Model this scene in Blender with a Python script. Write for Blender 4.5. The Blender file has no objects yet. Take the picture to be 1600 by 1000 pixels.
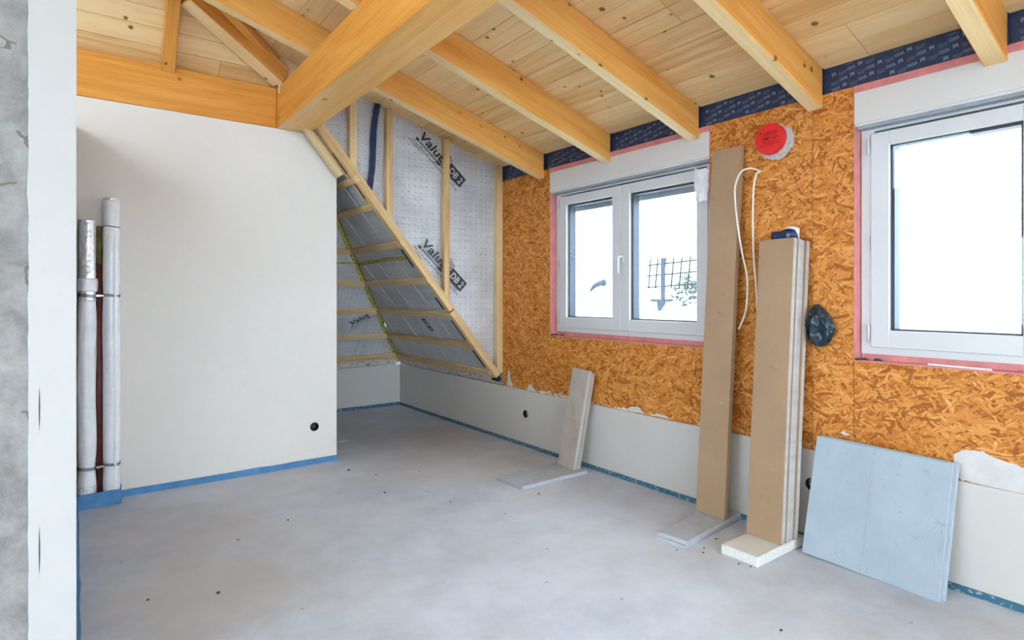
import bpy, bmesh, math, random
from mathutils import Vector, Matrix, noise
random.seed(7)
SC = bpy.context.scene
COL = SC.collection
PI = math.pi

# ------------------------------------------------------------------ camera
CAM_H = 1.3
YAW = math.radians(36.7)
cam = bpy.data.cameras.new('camera')
cam.sensor_width = 36.0
cam.lens = 915.0 / 1600.0 * 36.0
cam.shift_y = -37.0 / 1600.0
cam.clip_start = 0.02
cam.clip_end = 800
cam_o = bpy.data.objects.new('camera', cam)
COL.objects.link(cam_o)
cam_o.location = (0, 0, CAM_H)
cam_o.rotation_euler = (PI / 2, 0, -YAW)
SC.camera = cam_o

# ------------------------------------------------------------------ sky (bright overcast) and exposure
world = bpy.data.worlds.new('overcast_sky')
SC.world = world
world.use_nodes = True
_b = world.node_tree.nodes['Background']
_b.inputs['Color'].default_value = (0.695, 0.845, 1.0, 1)
_b.inputs['Strength'].default_value = 1.0
SC.view_settings.view_transform = 'Standard'
SC.view_settings.look = 'None'
SC.view_settings.gamma = 1.0
SC.view_settings.use_curve_mapping = False
SC.view_settings.exposure = 3.86
SC.cycles.max_bounces = 14
SC.cycles.diffuse_bounces = 10
SC.cycles.transparent_max_bounces = 16
SC.cycles.use_denoising = True
SC.cycles.sample_clamp_indirect = 8.0

# ------------------------------------------------------------------ node helpers
class NT:
    def __init__(s, name):
        s.m = bpy.data.materials.new(name)
        s.m.use_nodes = True
        s.t = s.m.node_tree
        s.b = s.t.nodes['Principled BSDF']
    def n(s, typ, ins=None, **props):
        nd = s.t.nodes.new(typ)
        for k, v in props.items():
            setattr(nd, k, v)
        for k, v in (ins or {}).items():
            s.set(nd.inputs[k], v)
        return nd
    def set(s, sock, v):
        if isinstance(v, bpy.types.NodeSocket):
            s.t.links.new(v, sock)
        else:
            if isinstance(v, (tuple, list)) and len(v) == 3 and sock.type == 'RGBA':
                v = (*v, 1)
            sock.default_value = v
    def obj(s):
        return s.n('ShaderNodeTexCoord').outputs['Object']
    def rnd(s):
        return s.n('ShaderNodeObjectInfo').outputs['Random']
    def math(s, op, a, b=0.0, c=0.0, clamp=False):
        return s.n('ShaderNodeMath', {0: a, 1: b, 2: c}, operation=op, use_clamp=clamp).outputs[0]
    def vmath(s, op, a, b=(0, 0, 0)):
        return s.n('ShaderNodeVectorMath', {0: a, 1: b}, operation=op).outputs[0]
    def mapping(s, v, loc=(0, 0, 0), rot=(0, 0, 0), scale=(1, 1, 1)):
        return s.n('ShaderNodeMapping', {'Vector': v, 'Location': loc, 'Rotation': rot, 'Scale': scale}).outputs[0]
    def noise(s, v, scale, detail=3.0, rough=0.55, dist=0.0):
        return s.n('ShaderNodeTexNoise', {'Vector': v, 'Scale': scale, 'Detail': detail, 'Roughness': rough, 'Distortion': dist}).outputs[0]
    def vor(s, v, scale, out='Distance', **p):
        return s.n('ShaderNodeTexVoronoi', {'Vector': v, 'Scale': scale}, **p).outputs[out]
    def ramp(s, f, stops, interp='LINEAR'):
        nd = s.n('ShaderNodeValToRGB', {'Fac': f})
        nd.color_ramp.interpolation = interp
        e = nd.color_ramp.elements
        while len(e) < len(stops):
            e.new(0.5)
        for q, (p, c) in zip(e, stops):
            q.position = p
            q.color = (*c, 1) if len(c) == 3 else c
        return nd.outputs[0]
    def mix(s, f, a, b, blend='MIX'):
        nd = s.n('ShaderNodeMix', data_type='RGBA', blend_type=blend)
        s.set(nd.inputs[0], f); s.set(nd.inputs[6], a); s.set(nd.inputs[7], b)
        return nd.outputs[2]
    def bump(s, h, strength=0.3, dist=0.01):
        s.set(s.b.inputs['Normal'], s.n('ShaderNodeBump', {'Height': h, 'Strength': strength, 'Distance': dist}).outputs[0])
    def fin(s, col=None, rough=0.6, spec=0.4, metal=0.0, **kw):
        if col is not None: s.set(s.b.inputs['Base Color'], col)
        s.set(s.b.inputs['Roughness'], rough)
        s.set(s.b.inputs['Specular IOR Level'], spec)
        s.set(s.b.inputs['Metallic'], metal)
        for k, v in kw.items(): s.set(s.b.inputs[k], v)
        return s.m

def g(v): return (v, v, v)

def mat_wood(name, c_light, c_mid, c_dark, knots=1.0, vary=0.25, kscale=(1.6, 7.0, 7.0), rough=0.55, knot_r=0.09):
    s = NT(name)
    r = s.rnd()
    off = s.n('ShaderNodeCombineXYZ', {0: s.math('MULTIPLY', r, 37.0), 1: s.math('MULTIPLY', r, 91.0), 2: s.math('MULTIPLY', r, 53.0)}).outputs[0]
    v = s.vmath('ADD', s.obj(), off)
    warp = s.noise(s.mapping(v, scale=(1.2, 6, 6)), 1.0, 2)
    g1 = s.noise(s.mapping(v, scale=(1.3, 22, 22)), 1.0, 4, 0.6, 0.6)
    g2 = s.noise(s.mapping(v, scale=(4.0, 110, 110)), 1.0, 3, 0.6)
    f = s.math('ADD', s.math('MULTIPLY', g1, 0.62), s.math('ADD', s.math('MULTIPLY', g2, 0.22), s.math('MULTIPLY', warp, 0.22)))
    f = s.math('ADD', f, s.math('MULTIPLY', s.math('SUBTRACT', r, 0.5), vary))
    col = s.ramp(f, [(0.32, c_dark), (0.5, c_mid), (0.68, c_light)])
    h = g2
    if knots:
        kv = s.mapping(v, scale=kscale)
        kd = s.vor(kv, 1.0)
        kc = s.vor(kv, 1.0, out='Color')
        on = s.math('GREATER_THAN', s.n('ShaderNodeSeparateColor', {0: kc}).outputs[0], 0.42)
        rad = s.math('MULTIPLY_ADD', s.n('ShaderNodeSeparateColor', {0: kc}).outputs[1], knot_r * 0.6, knot_r * 0.4)
        k = s.math('MULTIPLY', s.n('ShaderNodeMapRange', {0: kd, 1: s.math('MULTIPLY', rad, 0.75), 2: s.math('ADD', rad, 0.02), 3: 1.0, 4: 0.0}).outputs[0], on)
        halo = s.math('MULTIPLY', s.n('ShaderNodeMapRange', {0: kd, 1: 0.0, 2: 0.24, 3: 1.0, 4: 0.0}).outputs[0], on)
        col = s.mix(s.math('MULTIPLY', halo, 0.35 * knots), col, c_dark)
        col = s.mix(s.math('MULTIPLY', k, 0.85 * knots), col, (0.13, 0.04, 0.008))
    s.bump(h, 0.10, 0.004)
    return s.fin(col, rough, 0.25)

def mat_osb(name):
    s = NT(name)
    r = s.rnd()
    o = s.obj()
    off = s.n('ShaderNodeCombineXYZ', {0: 0.0, 1: s.math('MULTIPLY', r, 31.0), 2: s.math('MULTIPLY', r, 17.0)}).outputs[0]
    v = s.vmath('ADD', o, off)
    nz = s.n('ShaderNodeTexNoise', {'Vector': v, 'Scale': 22.0, 'Detail': 4.0}).outputs['Color']
    v = s.vmath('ADD', v, s.vmath('MULTIPLY', s.vmath('SUBTRACT', nz, (0.5, 0.5, 0.5)), (0.016, 0.016, 0.016)))
    sep = s.n('ShaderNodeSeparateXYZ', {0: v})
    base = s.n('ShaderNodeCombineXYZ', {0: sep.outputs[1], 1: sep.outputs[2], 2: 0.0}).outputs[0]
    best = None
    lays = [(8, 12, 62), (-24, 14, 80), (38, 15, 70), (74, 18, 85), (-58, 16, 75), (120, 20, 110), (18, 20, 120), (-12, 11, 55), (55, 24, 150), (-40, 22, 130), (3, 14, 90), (28, 26, 170)]
    for i, (a, sx, sy) in enumerate(lays):
        # rotate first, then stretch
        rv = s.n('ShaderNodeVectorRotate', {'Vector': base, 'Angle': math.radians(a)}, rotation_type='Z_AXIS').outputs[0]
        kv = s.mapping(rv, loc=(i * 3.7, i * 5.1, 0), scale=(sx, sy, 1))
        vo = s.n('ShaderNodeTexVoronoi', {'Vector': kv, 'Scale': 1.0}, voronoi_dimensions='2D')
        c = s.n('ShaderNodeSeparateColor', {0: vo.outputs['Color']})
        hgt, tone = c.outputs[0], c.outputs[1]
        tone = s.math('MULTIPLY_ADD', vo.outputs['Distance'], -0.22, tone)
        if best is None:
            best = (hgt, tone)
        else:
            gt = s.math('GREATER_THAN', hgt, best[0])
            nh = s.math('MAXIMUM', hgt, best[0])
            mt = s.n('ShaderNodeMix', data_type='FLOAT')
            s.set(mt.inputs[0], gt); s.set(mt.inputs[2], best[1]); s.set(mt.inputs[3], tone)
            best = (nh, mt.outputs[0])
    grain = s.noise(s.mapping(v, scale=(1, 60, 200)), 1.0, 2)
    blot = s.noise(v, 3.0, 3)
    f = s.math('ADD', s.math('MULTIPLY_ADD', grain, 0.22, best[1]), s.math('MULTIPLY_ADD', blot, 0.35, -0.32))
    col = s.ramp(f, [(0.0, (0.30, 0.085, 0.008)), (0.2, (0.46, 0.155, 0.020)), (0.5, (0.58, 0.225, 0.042)), (0.82, (0.66, 0.285, 0.070)), (1.0, (0.78, 0.40, 0.13))])
    # crumbs of white plaster smeared along the lower edge: stain with its own shape
    geo = s.n('ShaderNodeNewGeometry').outputs['Position']
    gs = s.n('ShaderNodeSeparateXYZ', {0: geo})
    low = s.n('ShaderNodeMapRange', {0: gs.outputs[2], 1: 0.50, 2: 0.60, 3: 0.36, 4: 0.0}).outputs[0]
    st = s.math('GREATER_THAN', s.math('ADD', s.noise(geo, 30.0, 6, 0.7), s.math('MULTIPLY_ADD', s.noise(geo, 5.0, 2), 0.5, s.math('SUBTRACT', low, 0.36))), 0.78)
    col = s.mix(st, col, (0.66, 0.63, 0.58))
    s.bump(best[0], 0.25, 0.004)
    return s.fin(col, 0.6, 0.3)

def mat_flat(name, c, rough=0.6, spec=0.35, nscale=18.0, amt=0.06, bump=0.0, bscale=120.0, metal=0.0, **kw):
    s = NT(name)
    v = s.obj()
    n1 = s.noise(v, nscale, 4, 0.6)
    f = s.ramp(n1, [(0.3, tuple(x * (1 - amt) for x in c)), (0.7, tuple(min(1, x * (1 + amt)) for x in c))])
    if bump: s.bump(s.noise(v, bscale, 3), bump, 0.004)
    return s.fin(f, rough, spec, metal, **kw)

def mat_plaster(name, c, spots=0.0):
    s = NT(name)
    v = s.obj()
    n1 = s.noise(v, 1.3, 5, 0.55)
    n2 = s.noise(v, 14.0, 4, 0.6)
    f = s.math('ADD', s.math('MULTIPLY', n1, 0.7), s.math('MULTIPLY', n2, 0.3))
    col = s.ramp(f, [(0.34, tuple(x * 0.965 for x in c)), (0.62, tuple(min(1, x * 1.02) for x in c))])
    if spots:
        d = s.vor(v, 9.0)
        k = s.math('LESS_THAN', s.math('ADD', d, s.math('MULTIPLY', s.noise(v, 60, 2), 0.08)), 0.085)
        col = s.mix(s.math('MULTIPLY', k, spots), col, (0.33, 0.32, 0.31))
    s.bump(s.noise(v, 90, 4), 0.03, 0.003)
    return s.fin(col, 0.75, 0.25)

def mat_screed():
    s = NT('concrete_screed')
    v = s.obj()
    n1 = s.noise(v, 0.7, 6, 0.6, 0.4)
    n2 = s.noise(s.mapping(v, scale=(1, 1, 1)), 5.0, 6, 0.65)
    n3 = s.noise(v, 150.0, 3, 0.7)
    f = s.math('ADD', s.math('MULTIPLY', n1, 0.5), s.math('ADD', s.math('MULTIPLY', n2, 0.35), s.math('MULTIPLY', n3, 0.17)))
    col = s.ramp(f, [(0.36, (0.38, 0.405, 0.46)), (0.52, (0.53, 0.565, 0.635)), (0.68, (0.66, 0.695, 0.765))])
    # sandy unwashed margins
    sand = s.ramp(s.noise(v, 1.1, 4), [(0.46, g(0)), (0.66, g(1))])
    col = s.mix(s.math('MULTIPLY', sand, 0.45), col, (0.52, 0.47, 0.41))
    # pale specks
    d = s.vor(v, 55.0)
    pk = s.math('LESS_THAN', d, 0.16)
    reg = s.ramp(s.noise(s.mapping(v, loc=(3, 1, 0)), 0.55, 2), [(0.52, g(0)), (0.66, g(1))])
    col = s.mix(s.math('MULTIPLY', s.math('MULTIPLY', pk, reg), 0.5), col, (0.80, 0.79, 0.77))
    d2 = s.vor(s.mapping(v, loc=(5, 2, 0)), 5.0)
    col = s.mix(s.math('MULTIPLY', s.math('LESS_THAN', d2, 0.045), 0.6), col, (0.2, 0.19, 0.18))
    s.bump(s.math('ADD', n3, s.math('MULTIPLY', n2, 2.0)), 0.12, 0.004)
    return s.fin(col, s.ramp(n2, [(0.3, g(0.45)), (0.7, g(0.68))]), 0.4)

def mat_rough_concrete():
    s = NT('rough_concrete')
    v = s.obj()
    n1 = s.noise(v, 6.0, 8, 0.65, 0.3)
    n2 = s.noise(v, 40.0, 5, 0.7)
    f = s.math('ADD', s.math('MULTIPLY', n1, 0.7), s.math('MULTIPLY', n2, 0.3))
    col = s.ramp(f, [(0.33, (0.14, 0.13, 0.12)), (0.5, (0.235, 0.225, 0.21)), (0.7, (0.33, 0.32, 0.30))])
    crack = s.n('ShaderNodeTexVoronoi', {'Vector': s.vmath('ADD', v, s.vmath('MULTIPLY', s.n('ShaderNodeTexNoise', {'Vector': v, 'Scale': 6.0, 'Detail': 4.0}).outputs['Color'], (0.13, 0.13, 0.13))), 'Scale': 6.0}, feature='DISTANCE_TO_EDGE').outputs[0]
    ck = s.math('MULTIPLY', s.math('LESS_THAN', crack, 0.02), s.math('GREATER_THAN', s.noise(v, 3.0, 2), 0.60))
    col = s.mix(s.math('MULTIPLY', ck, 0.8), col, (0.12, 0.10, 0.08))
    s.bump(s.math('SUBTRACT', f, s.math('MULTIPLY', ck, 0.2)), 0.6, 0.02)
    return s.fin(col, 0.85, 0.2)

def mat_foil():
    s = NT('silver_vapour_barrier')
    v = s.obj()
    n1 = s.noise(v, 3.0, 5, 0.6, 0.5)
    n2 = s.noise(s.mapping(v, scale=(2.0, 9.0, 1.0)), 2.0, 4, 0.6, 1.0)
    col = s.ramp(n1, [(0.3, (0.45, 0.46, 0.475)), (0.7, (0.63, 0.64, 0.655))])
    sep = s.n('ShaderNodeSeparateXYZ', {0: v})
    fx = s.math('ABSOLUTE', s.math('SUBTRACT', s.math('FRACT', s.math('DIVIDE', sep.outputs[0], 0.055)), 0.5))
    fy = s.math('ABSOLUTE', s.math('SUBTRACT', s.math('FRACT', s.math('DIVIDE', sep.outputs[1], 0.055)), 0.5))
    dot = s.math('LESS_THAN', s.math('ADD', s.math('MULTIPLY', fx, fx), s.math('MULTIPLY', fy, fy)), 0.006)
    lin = s.math('MAXIMUM', s.math('LESS_THAN', fx, 0.025), s.math('LESS_THAN', fy, 0.025))
    brk = s.math('GREATER_THAN', s.noise(v, 40.0, 2), 0.52)
    mk = s.math('MAXIMUM', s.math('MULTIPLY', dot, 0.85), s.math('MULTIPLY', s.math('MULTIPLY', lin, brk), 0.30))
    col = s.mix(mk, col, (0.12, 0.13, 0.15))
    s.bump(s.math('ADD', s.math('MULTIPLY', n1, 0.6), s.math('MULTIPLY', n2, 0.6)), 0.6, 0.03)
    return s.fin(col, 0.42, 0.5, 0.08)

def mat_glass():
    s = NT('window_glass')
    tr = s.n('ShaderNodeBsdfTransparent', {'Color': (0.96, 0.98, 0.985, 1)})
    gl = s.n('ShaderNodeBsdfGlossy', {'Color': (1, 1, 1, 1), 'Roughness': 0.02})
    lw = s.n('ShaderNodeLayerWeight', {'Blend': 0.5}).outputs['Facing']
    fr = s.math('MULTIPLY_ADD', s.math('POWER', lw, 4.0), 0.5, 0.03)
    mx = s.n('ShaderNodeMixShader', {0: fr, 1: tr.outputs[0], 2: gl.outputs[0]})
    s.t.links.new(mx.outputs[0], s.t.nodes['Material Output'].inputs['Surface'])
    return s.m

def mat_stripprint(name, c, ink, sx, sy, thr=0.5, rough=0.45):
    s = NT(name)
    v = s.obj()
    n1 = s.noise(s.mapping(v, scale=(sx, sy, sy)), 1.0, 3, 0.6)
    n2 = s.noise(v, 20, 3)
    col = s.ramp(n2, [(0.3, tuple(x * 0.85 for x in c)), (0.7, c)])
    col = s.mix(s.math('GREATER_THAN', n1, thr), col, ink)
    return s.fin(col, rough, 0.4)

def mat_blotch(name, c, d):
    s = NT(name)
    v = s.obj()
    f = s.noise(v, 3.0, 4, 0.6)
    col = s.ramp(f, [(0.3, tuple(x * 0.92 for x in c)), (0.7, tuple(x * 1.06 for x in c))])
    k = s.ramp(s.noise(v, 16.0, 5, 0.65), [(0.62, g(0)), (0.72, g(1))])
    col = s.mix(s.math('MULTIPLY', k, 0.5), col, d)
    k2 = s.ramp(s.noise(s.mapping(v, loc=(4, 7, 2)), 22.0, 3, 0.6), [(0.66, g(0)), (0.72, g(1))])
    col = s.mix(s.math('MULTIPLY', k2, 0.35), col, tuple(min(1, x * 1.35) for x in c))
    s.bump(s.noise(v, 60, 3), 0.05, 0.003)
    return s.fin(col, 0.8, 0.25)

M = {}
M['deck'] = mat_wood('spruce_decking', (0.78, 0.57, 0.30), (0.71, 0.47, 0.215), (0.58, 0.33, 0.115), knots=1.0, vary=0.30, kscale=(9.0, 9.5, 0.0), knot_r=0.165)
M['rafter'] = mat_wood('honey_pine', (0.78, 0.42, 0.115), (0.70, 0.32, 0.070), (0.57, 0.225, 0.036), knots=1.0, vary=0.12, kscale=(8.0, 8.5, 8.5), knot_r=0.15, rough=0.5)
M['glulam'] = mat_wood('orange_glulam', (0.74, 0.36, 0.075), (0.66, 0.275, 0.045), (0.53, 0.195, 0.025), knots=0.8, vary=0.05, kscale=(5.0, 5.5, 5.5), knot_r=0.15, rough=0.45)
M['pine_lit'] = mat_wood('pine_lit_below', (0.84, 0.66, 0.38), (0.78, 0.56, 0.27), (0.66, 0.41, 0.15), knots=1.0, vary=0.12, kscale=(8.0, 8.5, 8.5), knot_r=0.14, rough=0.5)  # rafter pine lightened: light on the undersides put into the colour
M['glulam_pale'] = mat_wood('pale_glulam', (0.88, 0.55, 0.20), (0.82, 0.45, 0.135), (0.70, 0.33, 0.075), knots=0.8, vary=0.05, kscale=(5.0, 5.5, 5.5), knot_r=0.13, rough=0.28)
M['batten'] = mat_wood('pale_batten_wood', (0.72, 0.54, 0.31), (0.64, 0.44, 0.22), (0.50, 0.31, 0.13), knots=0.7, vary=0.25, kscale=(2.0, 14.0, 14.0))
M['osb'] = mat_osb('strand_board')
M['plaster'] = mat_plaster('white_plaster', (0.72, 0.685, 0.63))
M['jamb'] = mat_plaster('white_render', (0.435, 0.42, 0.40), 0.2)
M['lining'] = mat_plaster('gypsum_lining', (0.53, 0.505, 0.47))
M['screed'] = mat_screed()
M['concrete'] = mat_rough_concrete()
M['foil'] = mat_foil()
M['glass'] = mat_glass()
M['pvc'] = mat_flat('white_window_plastic', (0.56, 0.56, 0.56), 0.35, 0.45, 3.0, 0.02)
M['box_white'] = mat_flat('white_shutter_box', (0.61, 0.59, 0.565), 0.45, 0.4, 3.0, 0.02)
M['gasket'] = mat_flat('dark_gasket', (0.05, 0.05, 0.055), 0.6)
M['slat'] = mat_flat('grey_aluminium_slat', (0.28, 0.31, 0.34), 0.4)
M['rim'] = mat_flat('shaded_outer_rim', (0.022, 0.032, 0.050), 0.5)  # shade of the sash reveal put into a dark colour
M['navy'] = mat_flat('navy_sealing_tape', (0.010, 0.026, 0.078), 0.42, 0.5, 30, 0.25, 0.2, 60)
M['tape_ink'] = mat_flat('pale_tape_print', (0.15, 0.21, 0.30), 0.5)
M['pink'] = mat_flat('salmon_tape', (0.60, 0.215, 0.205), 0.5, 0.4, 12, 0.18, 0.15, 40)
M['ink'] = mat_flat('black_print', (0.035, 0.037, 0.045), 0.5)
M['blue_foam'] = mat_flat('blue_edge_foam', (0.07, 0.22, 0.44), 0.55, 0.4, 16, 0.15, 0.2, 50)
M['blue_foam_dusty'] = mat_stripprint('dusty_blue_edge_foam', (0.035, 0.13, 0.21), (0.33, 0.36, 0.36), 26, 60, 0.60)
M['yellow'] = mat_stripprint('yellow_tape', (0.50, 0.45, 0.10), (0.07, 0.07, 0.04), 30, 75, 0.55)
M['edge_tape'] = mat_stripprint('printed_grey_band', (0.72, 0.63, 0.58), (0.14, 0.11, 0.11), 16, 90, 0.58)
M['board'] = mat_blotch('beige_gypsum_paper', (0.34, 0.222, 0.133), (0.20, 0.12, 0.065))
M['board_core'] = mat_flat('gypsum_core_edge', (0.44, 0.425, 0.41), 0.8, 0.2, 25, 0.12, 0.2)
M['board_pale'] = mat_flat('pale_grey_gypsum', (0.39, 0.345, 0.295), 0.8, 0.2, 9, 0.10)
M['pencil'] = mat_flat('pencil_mark', (0.16, 0.14, 0.13), 0.7)
M['grey_foam'] = mat_flat('grey_insulation_slab', (0.41, 0.44, 0.48), 0.7, 0.3, 20, 0.10, 0.15)
M['styro'] = mat_flat('white_polystyrene', (0.66, 0.65, 0.61), 0.7, 0.3, 60, 0.06, 0.3, 160)
M['blue_board'] = None
M['red'] = mat_flat('red_plastic', (0.66, 0.012, 0.012), 0.38, 0.45, 8, 0.05)
M['red_dark'] = mat_flat('dark_red_lettering', (0.20, 0.004, 0.006), 0.5)
M['mortar'] = mat_flat('rough_mortar', (0.44, 0.43, 0.39), 0.9, 0.2, 45, 0.3, 0.8, 70)
M['plaster_smear'] = mat_flat('white_plaster_smear', (0.55, 0.54, 0.52), 0.85, 0.2, 12, 0.08, 0.6, 45)
M['pipe_wrap'] = mat_flat('white_foil_wrap', (0.82, 0.84, 0.87), 0.30, 0.5, 12, 0.08, 0.35, 22)
M['pipe_foil'] = mat_flat('crumpled_silver_foil', (0.86, 0.85, 0.84), 0.25, 0.6, 35, 0.25, 0.9, 55, metal=0.35)
M['steel'] = mat_flat('galvanised_wire', (0.10, 0.11, 0.14), 0.4, 0.5, metal=0.3)
M['steel_light'] = mat_flat('bright_clamp', (0.55, 0.57, 0.60), 0.3, 0.5, metal=0.6)
M['brown'] = mat_flat('brown_pipe', (0.13, 0.035, 0.028), 0.5, 0.4, 9, 0.3)
M['olive'] = mat_flat('olive_pipe_end', (0.13, 0.11, 0.035), 0.6, 0.3, 20, 0.3)
M['black'] = mat_flat('black_plastic', (0.018, 0.018, 0.02), 0.5)
M['cable'] = mat_flat('white_cable', (0.72, 0.68, 0.60), 0.5)
M['teal'] = mat_flat('dark_teal_film', (0.005, 0.018, 0.030), 0.28, 0.5, 9, 0.35, 0.5, 14)
M['navy_film'] = mat_flat('navy_film', (0.014, 0.030, 0.10), 0.4, 0.5)
M['paper'] = mat_flat('white_paper', (0.72, 0.71, 0.69), 0.7)
M['crumb'] = mat_flat('dark_crumb', (0.05, 0.045, 0.04), 0.9)
M['post'] = mat_flat('blue_grey_steel', (0.012, 0.021, 0.034), 0.6)
M['wire'] = mat_flat('green_grey_wire', (0.004, 0.006, 0.006), 0.6)
M['leaf'] = mat_flat('pale_leaf', (0.034, 0.052, 0.036), 0.7)
M['outwhite'] = mat_flat('white_outside_render', (0.85, 0.85, 0.85), 0.8)
M['ground'] = mat_flat('pale_ground', (0.5, 0.5, 0.48), 0.9, 0.1, 0.1, 0.1)

def mat_blueboard():
    s = NT('blue_grey_board_face')
    v = s.obj()
    n1 = s.noise(v, 4.0, 4, 0.6)
    col = s.ramp(n1, [(0.3, (0.30, 0.36, 0.41)), (0.7, (0.365, 0.425, 0.475))])
    sc = s.noise(s.mapping(v, rot=(0, 0, 0.5), scale=(9, 26, 9)), 1.0, 5, 0.75, 1.5)
    col = s.mix(s.math('MULTIPLY', s.ramp(sc, [(0.60, g(0)), (0.66, g(1))]), 0.5), col, (0.20, 0.24, 0.28))
    seam = s.n('ShaderNodeSeparateXYZ', {0: v}).outputs[1]
    wl = s.noise(s.mapping(v, scale=(7, 60, 1)), 1.0, 4, 0.8)
    ln = s.math('LESS_THAN', s.math('ABSOLUTE', s.math('ADD', seam, s.math('MULTIPLY_ADD', wl, 0.06, -0.05))), 0.004)
    col = s.mix(s.math('MULTIPLY', s.math('MULTIPLY', ln, s.math('GREATER_THAN', sc, 0.46)), 0.45), col, (0.27, 0.29, 0.30))
    return s.fin(col, 0.65, 0.3)
M['blue_board'] = mat_blueboard()

def mat_bagfilm():
    s = NT('translucent_white_film')
    v = s.obj()
    s.bump(s.noise(v, 30, 4, 0.6, 1.0), 0.6, 0.01)
    s.fin((0.92, 0.92, 0.93), 0.3, 0.5)
    tr = s.n('ShaderNodeBsdfTranslucent', {'Color': (0.85, 0.87, 0.9, 1)})
    tp = s.n('ShaderNodeBsdfTransparent', {'Color': (1, 1, 1, 1)})
    m1 = s.n('ShaderNodeMixShader', {0: 0.4, 1: s.b.outputs[0], 2: tr.outputs[0]})
    m2 = s.n('ShaderNodeMixShader', {0: 0.08, 1: m1.outputs[0], 2: tp.outputs[0]})
    s.t.links.new(m2.outputs[0], s.t.nodes['Material Output'].inputs['Surface'])
    return s.m
M['film'] = mat_bagfilm()

# ------------------------------------------------------------------ object helpers
def V(*a): return Vector(a)
def frame(o, x, z):
    x = Vector(x).normalized(); z = Vector(z)
    y = z.cross(x).normalized(); z = x.cross(y).normalized()
    m = Matrix.Identity(4)
    for i in range(3):
        m[i][0], m[i][1], m[i][2], m[i][3] = x[i], y[i], z[i], o[i]
    return m
def link(name, me, matx=None, parent=None, mat=None):
    o = bpy.data.objects.new(name, me)
    COL.objects.link(o)
    if mat is not None and me is not None and len(me.materials) == 0:
        me.materials.append(mat)
    if matx is not None: o.matrix_basis = matx
    if parent is not None:
        o.parent = parent
        o.matrix_parent_inverse = world_of(parent).inverted()
    return o
def world_of(o):
    if o.parent is None: return o.matrix_basis.copy()
    return world_of(o.parent) @ o.matrix_parent_inverse @ o.matrix_basis
def bm_mesh(name, bm, smooth=False):
    me = bpy.data.meshes.new(name)
    bmesh.ops.recalc_face_normals(bm, faces=bm.faces)
    bm.to_mesh(me); bm.free()
    if smooth:
        for p in me.polygons: p.use_smooth = True
    return me
def bm_box(bm, x0, x1, y0, y1, z0, z1):
    vs = [bm.verts.new(p) for p in [(x0,y0,z0),(x1,y0,z0),(x1,y1,z0),(x0,y1,z0),(x0,y0,z1),(x1,y0,z1),(x1,y1,z1),(x0,y1,z1)]]
    for f in [(3,2,1,0),(4,5,6,7),(0,1,5,4),(1,2,6,5),(2,3,7,6),(3,0,4,7)]:
        bm.faces.new([vs[i] for i in f])
    return vs
_cache = {}
def box_mesh(name, size, mat, bevel=0.0):
    k = (tuple(round(v, 4) for v in size), mat.name, bevel)
    if k in _cache: return _cache[k]
    bm = bmesh.new()
    a, b, c = (v / 2 for v in size)
    bm_box(bm, -a, a, -b, b, -c, c)
    if bevel:
        bmesh.ops.bevel(bm, geom=bm.edges[:], offset=bevel, segments=1, affect='EDGES')
    me = bm_mesh(name, bm)
    me.materials.append(mat)
    _cache[k] = me
    return me
def obox(name, o, x, z, size, mat, parent=None, bevel=0.0):
    return link(name, box_mesh(name, size, mat, bevel), frame(o, x, z), parent)
def wbox(name, x0, x1, y0, y1, z0, z1, mat, parent=None, bevel=0.0, along=None):
    """axis aligned box; local X follows `along` so that grain runs that way"""
    d = (x1 - x0, y1 - y0, z1 - z0)
    c = ((x0 + x1) / 2, (y0 + y1) / 2, (z0 + z1) / 2)
    if along == 'y': return obox(name, c, (0, 1, 0), (0, 0, 1), (d[1], d[0], d[2]), mat, parent, bevel)
    if along == 'z': return obox(name, c, (0, 0, 1), (0, -1, 0), (d[2], d[0], d[1]), mat, parent, bevel)
    return obox(name, c, (1, 0, 0), (0, 0, 1), d, mat, parent, bevel)
def beam(name, a, b, w, h, mat, parent=None, up=(0, 0, 1), bevel=0.003):
    """timber whose bottom centre line runs a-b, h upwards, w across"""
    a = Vector(a); b = Vector(b)
    m = frame((a + b) / 2, b - a, up)
    zz = Vector((m[0][2], m[1][2], m[2][2]))
    m.translation = (a + b) / 2 + zz * h / 2
    return link(name, box_mesh(name, ((b - a).length, w, h), mat, bevel), m, parent)
def prism(name, poly, t, matx, mat, parent=None):
    """polygon in local xy, extruded t along -z"""
    bm = bmesh.new()
    top = [bm.verts.new((p[0], p[1], 0)) for p in poly]
    bot = [bm.verts.new((p[0], p[1], -t)) for p in poly]
    bm.faces.new(top); bm.faces.new(bot[::-1])
    n = len(poly)
    for i in range(n):
        bm.faces.new([top[i], bot[i], bot[(i + 1) % n], top[(i + 1) % n]])
    me = bm_mesh(name, bm)
    return link(name, me, matx, parent, mat)
def tag(o, label, cat=None, group=None, kind=None):
    o['label'] = label
    if cat: o['category'] = cat
    if group: o['group'] = group
    if kind: o['kind'] = kind
    return o
def struct(o, label): return tag(o, label, None, None, 'structure')
def empty(name, loc):
    o = bpy.data.objects.new(name, None)
    o.empty_display_size = 0.1
    COL.objects.link(o)
    o.matrix_basis = Matrix.Translation(loc)
    return o
def cut(o, cutters):
    """boolean difference, baked"""
    for c in cutters:
        md = o.modifiers.new('cut', 'BOOLEAN'); md.operation = 'DIFFERENCE'; md.object = c; md.solver = 'EXACT'
    dg = bpy.context.evaluated_depsgraph_get(); dg.update()
    me = bpy.data.meshes.new_from_object(o.evaluated_get(dg))
    o.modifiers.clear(); o.data = me
    for c in cutters:
        d = c.data; bpy.data.objects.remove(c); bpy.data.meshes.remove(d)
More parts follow.
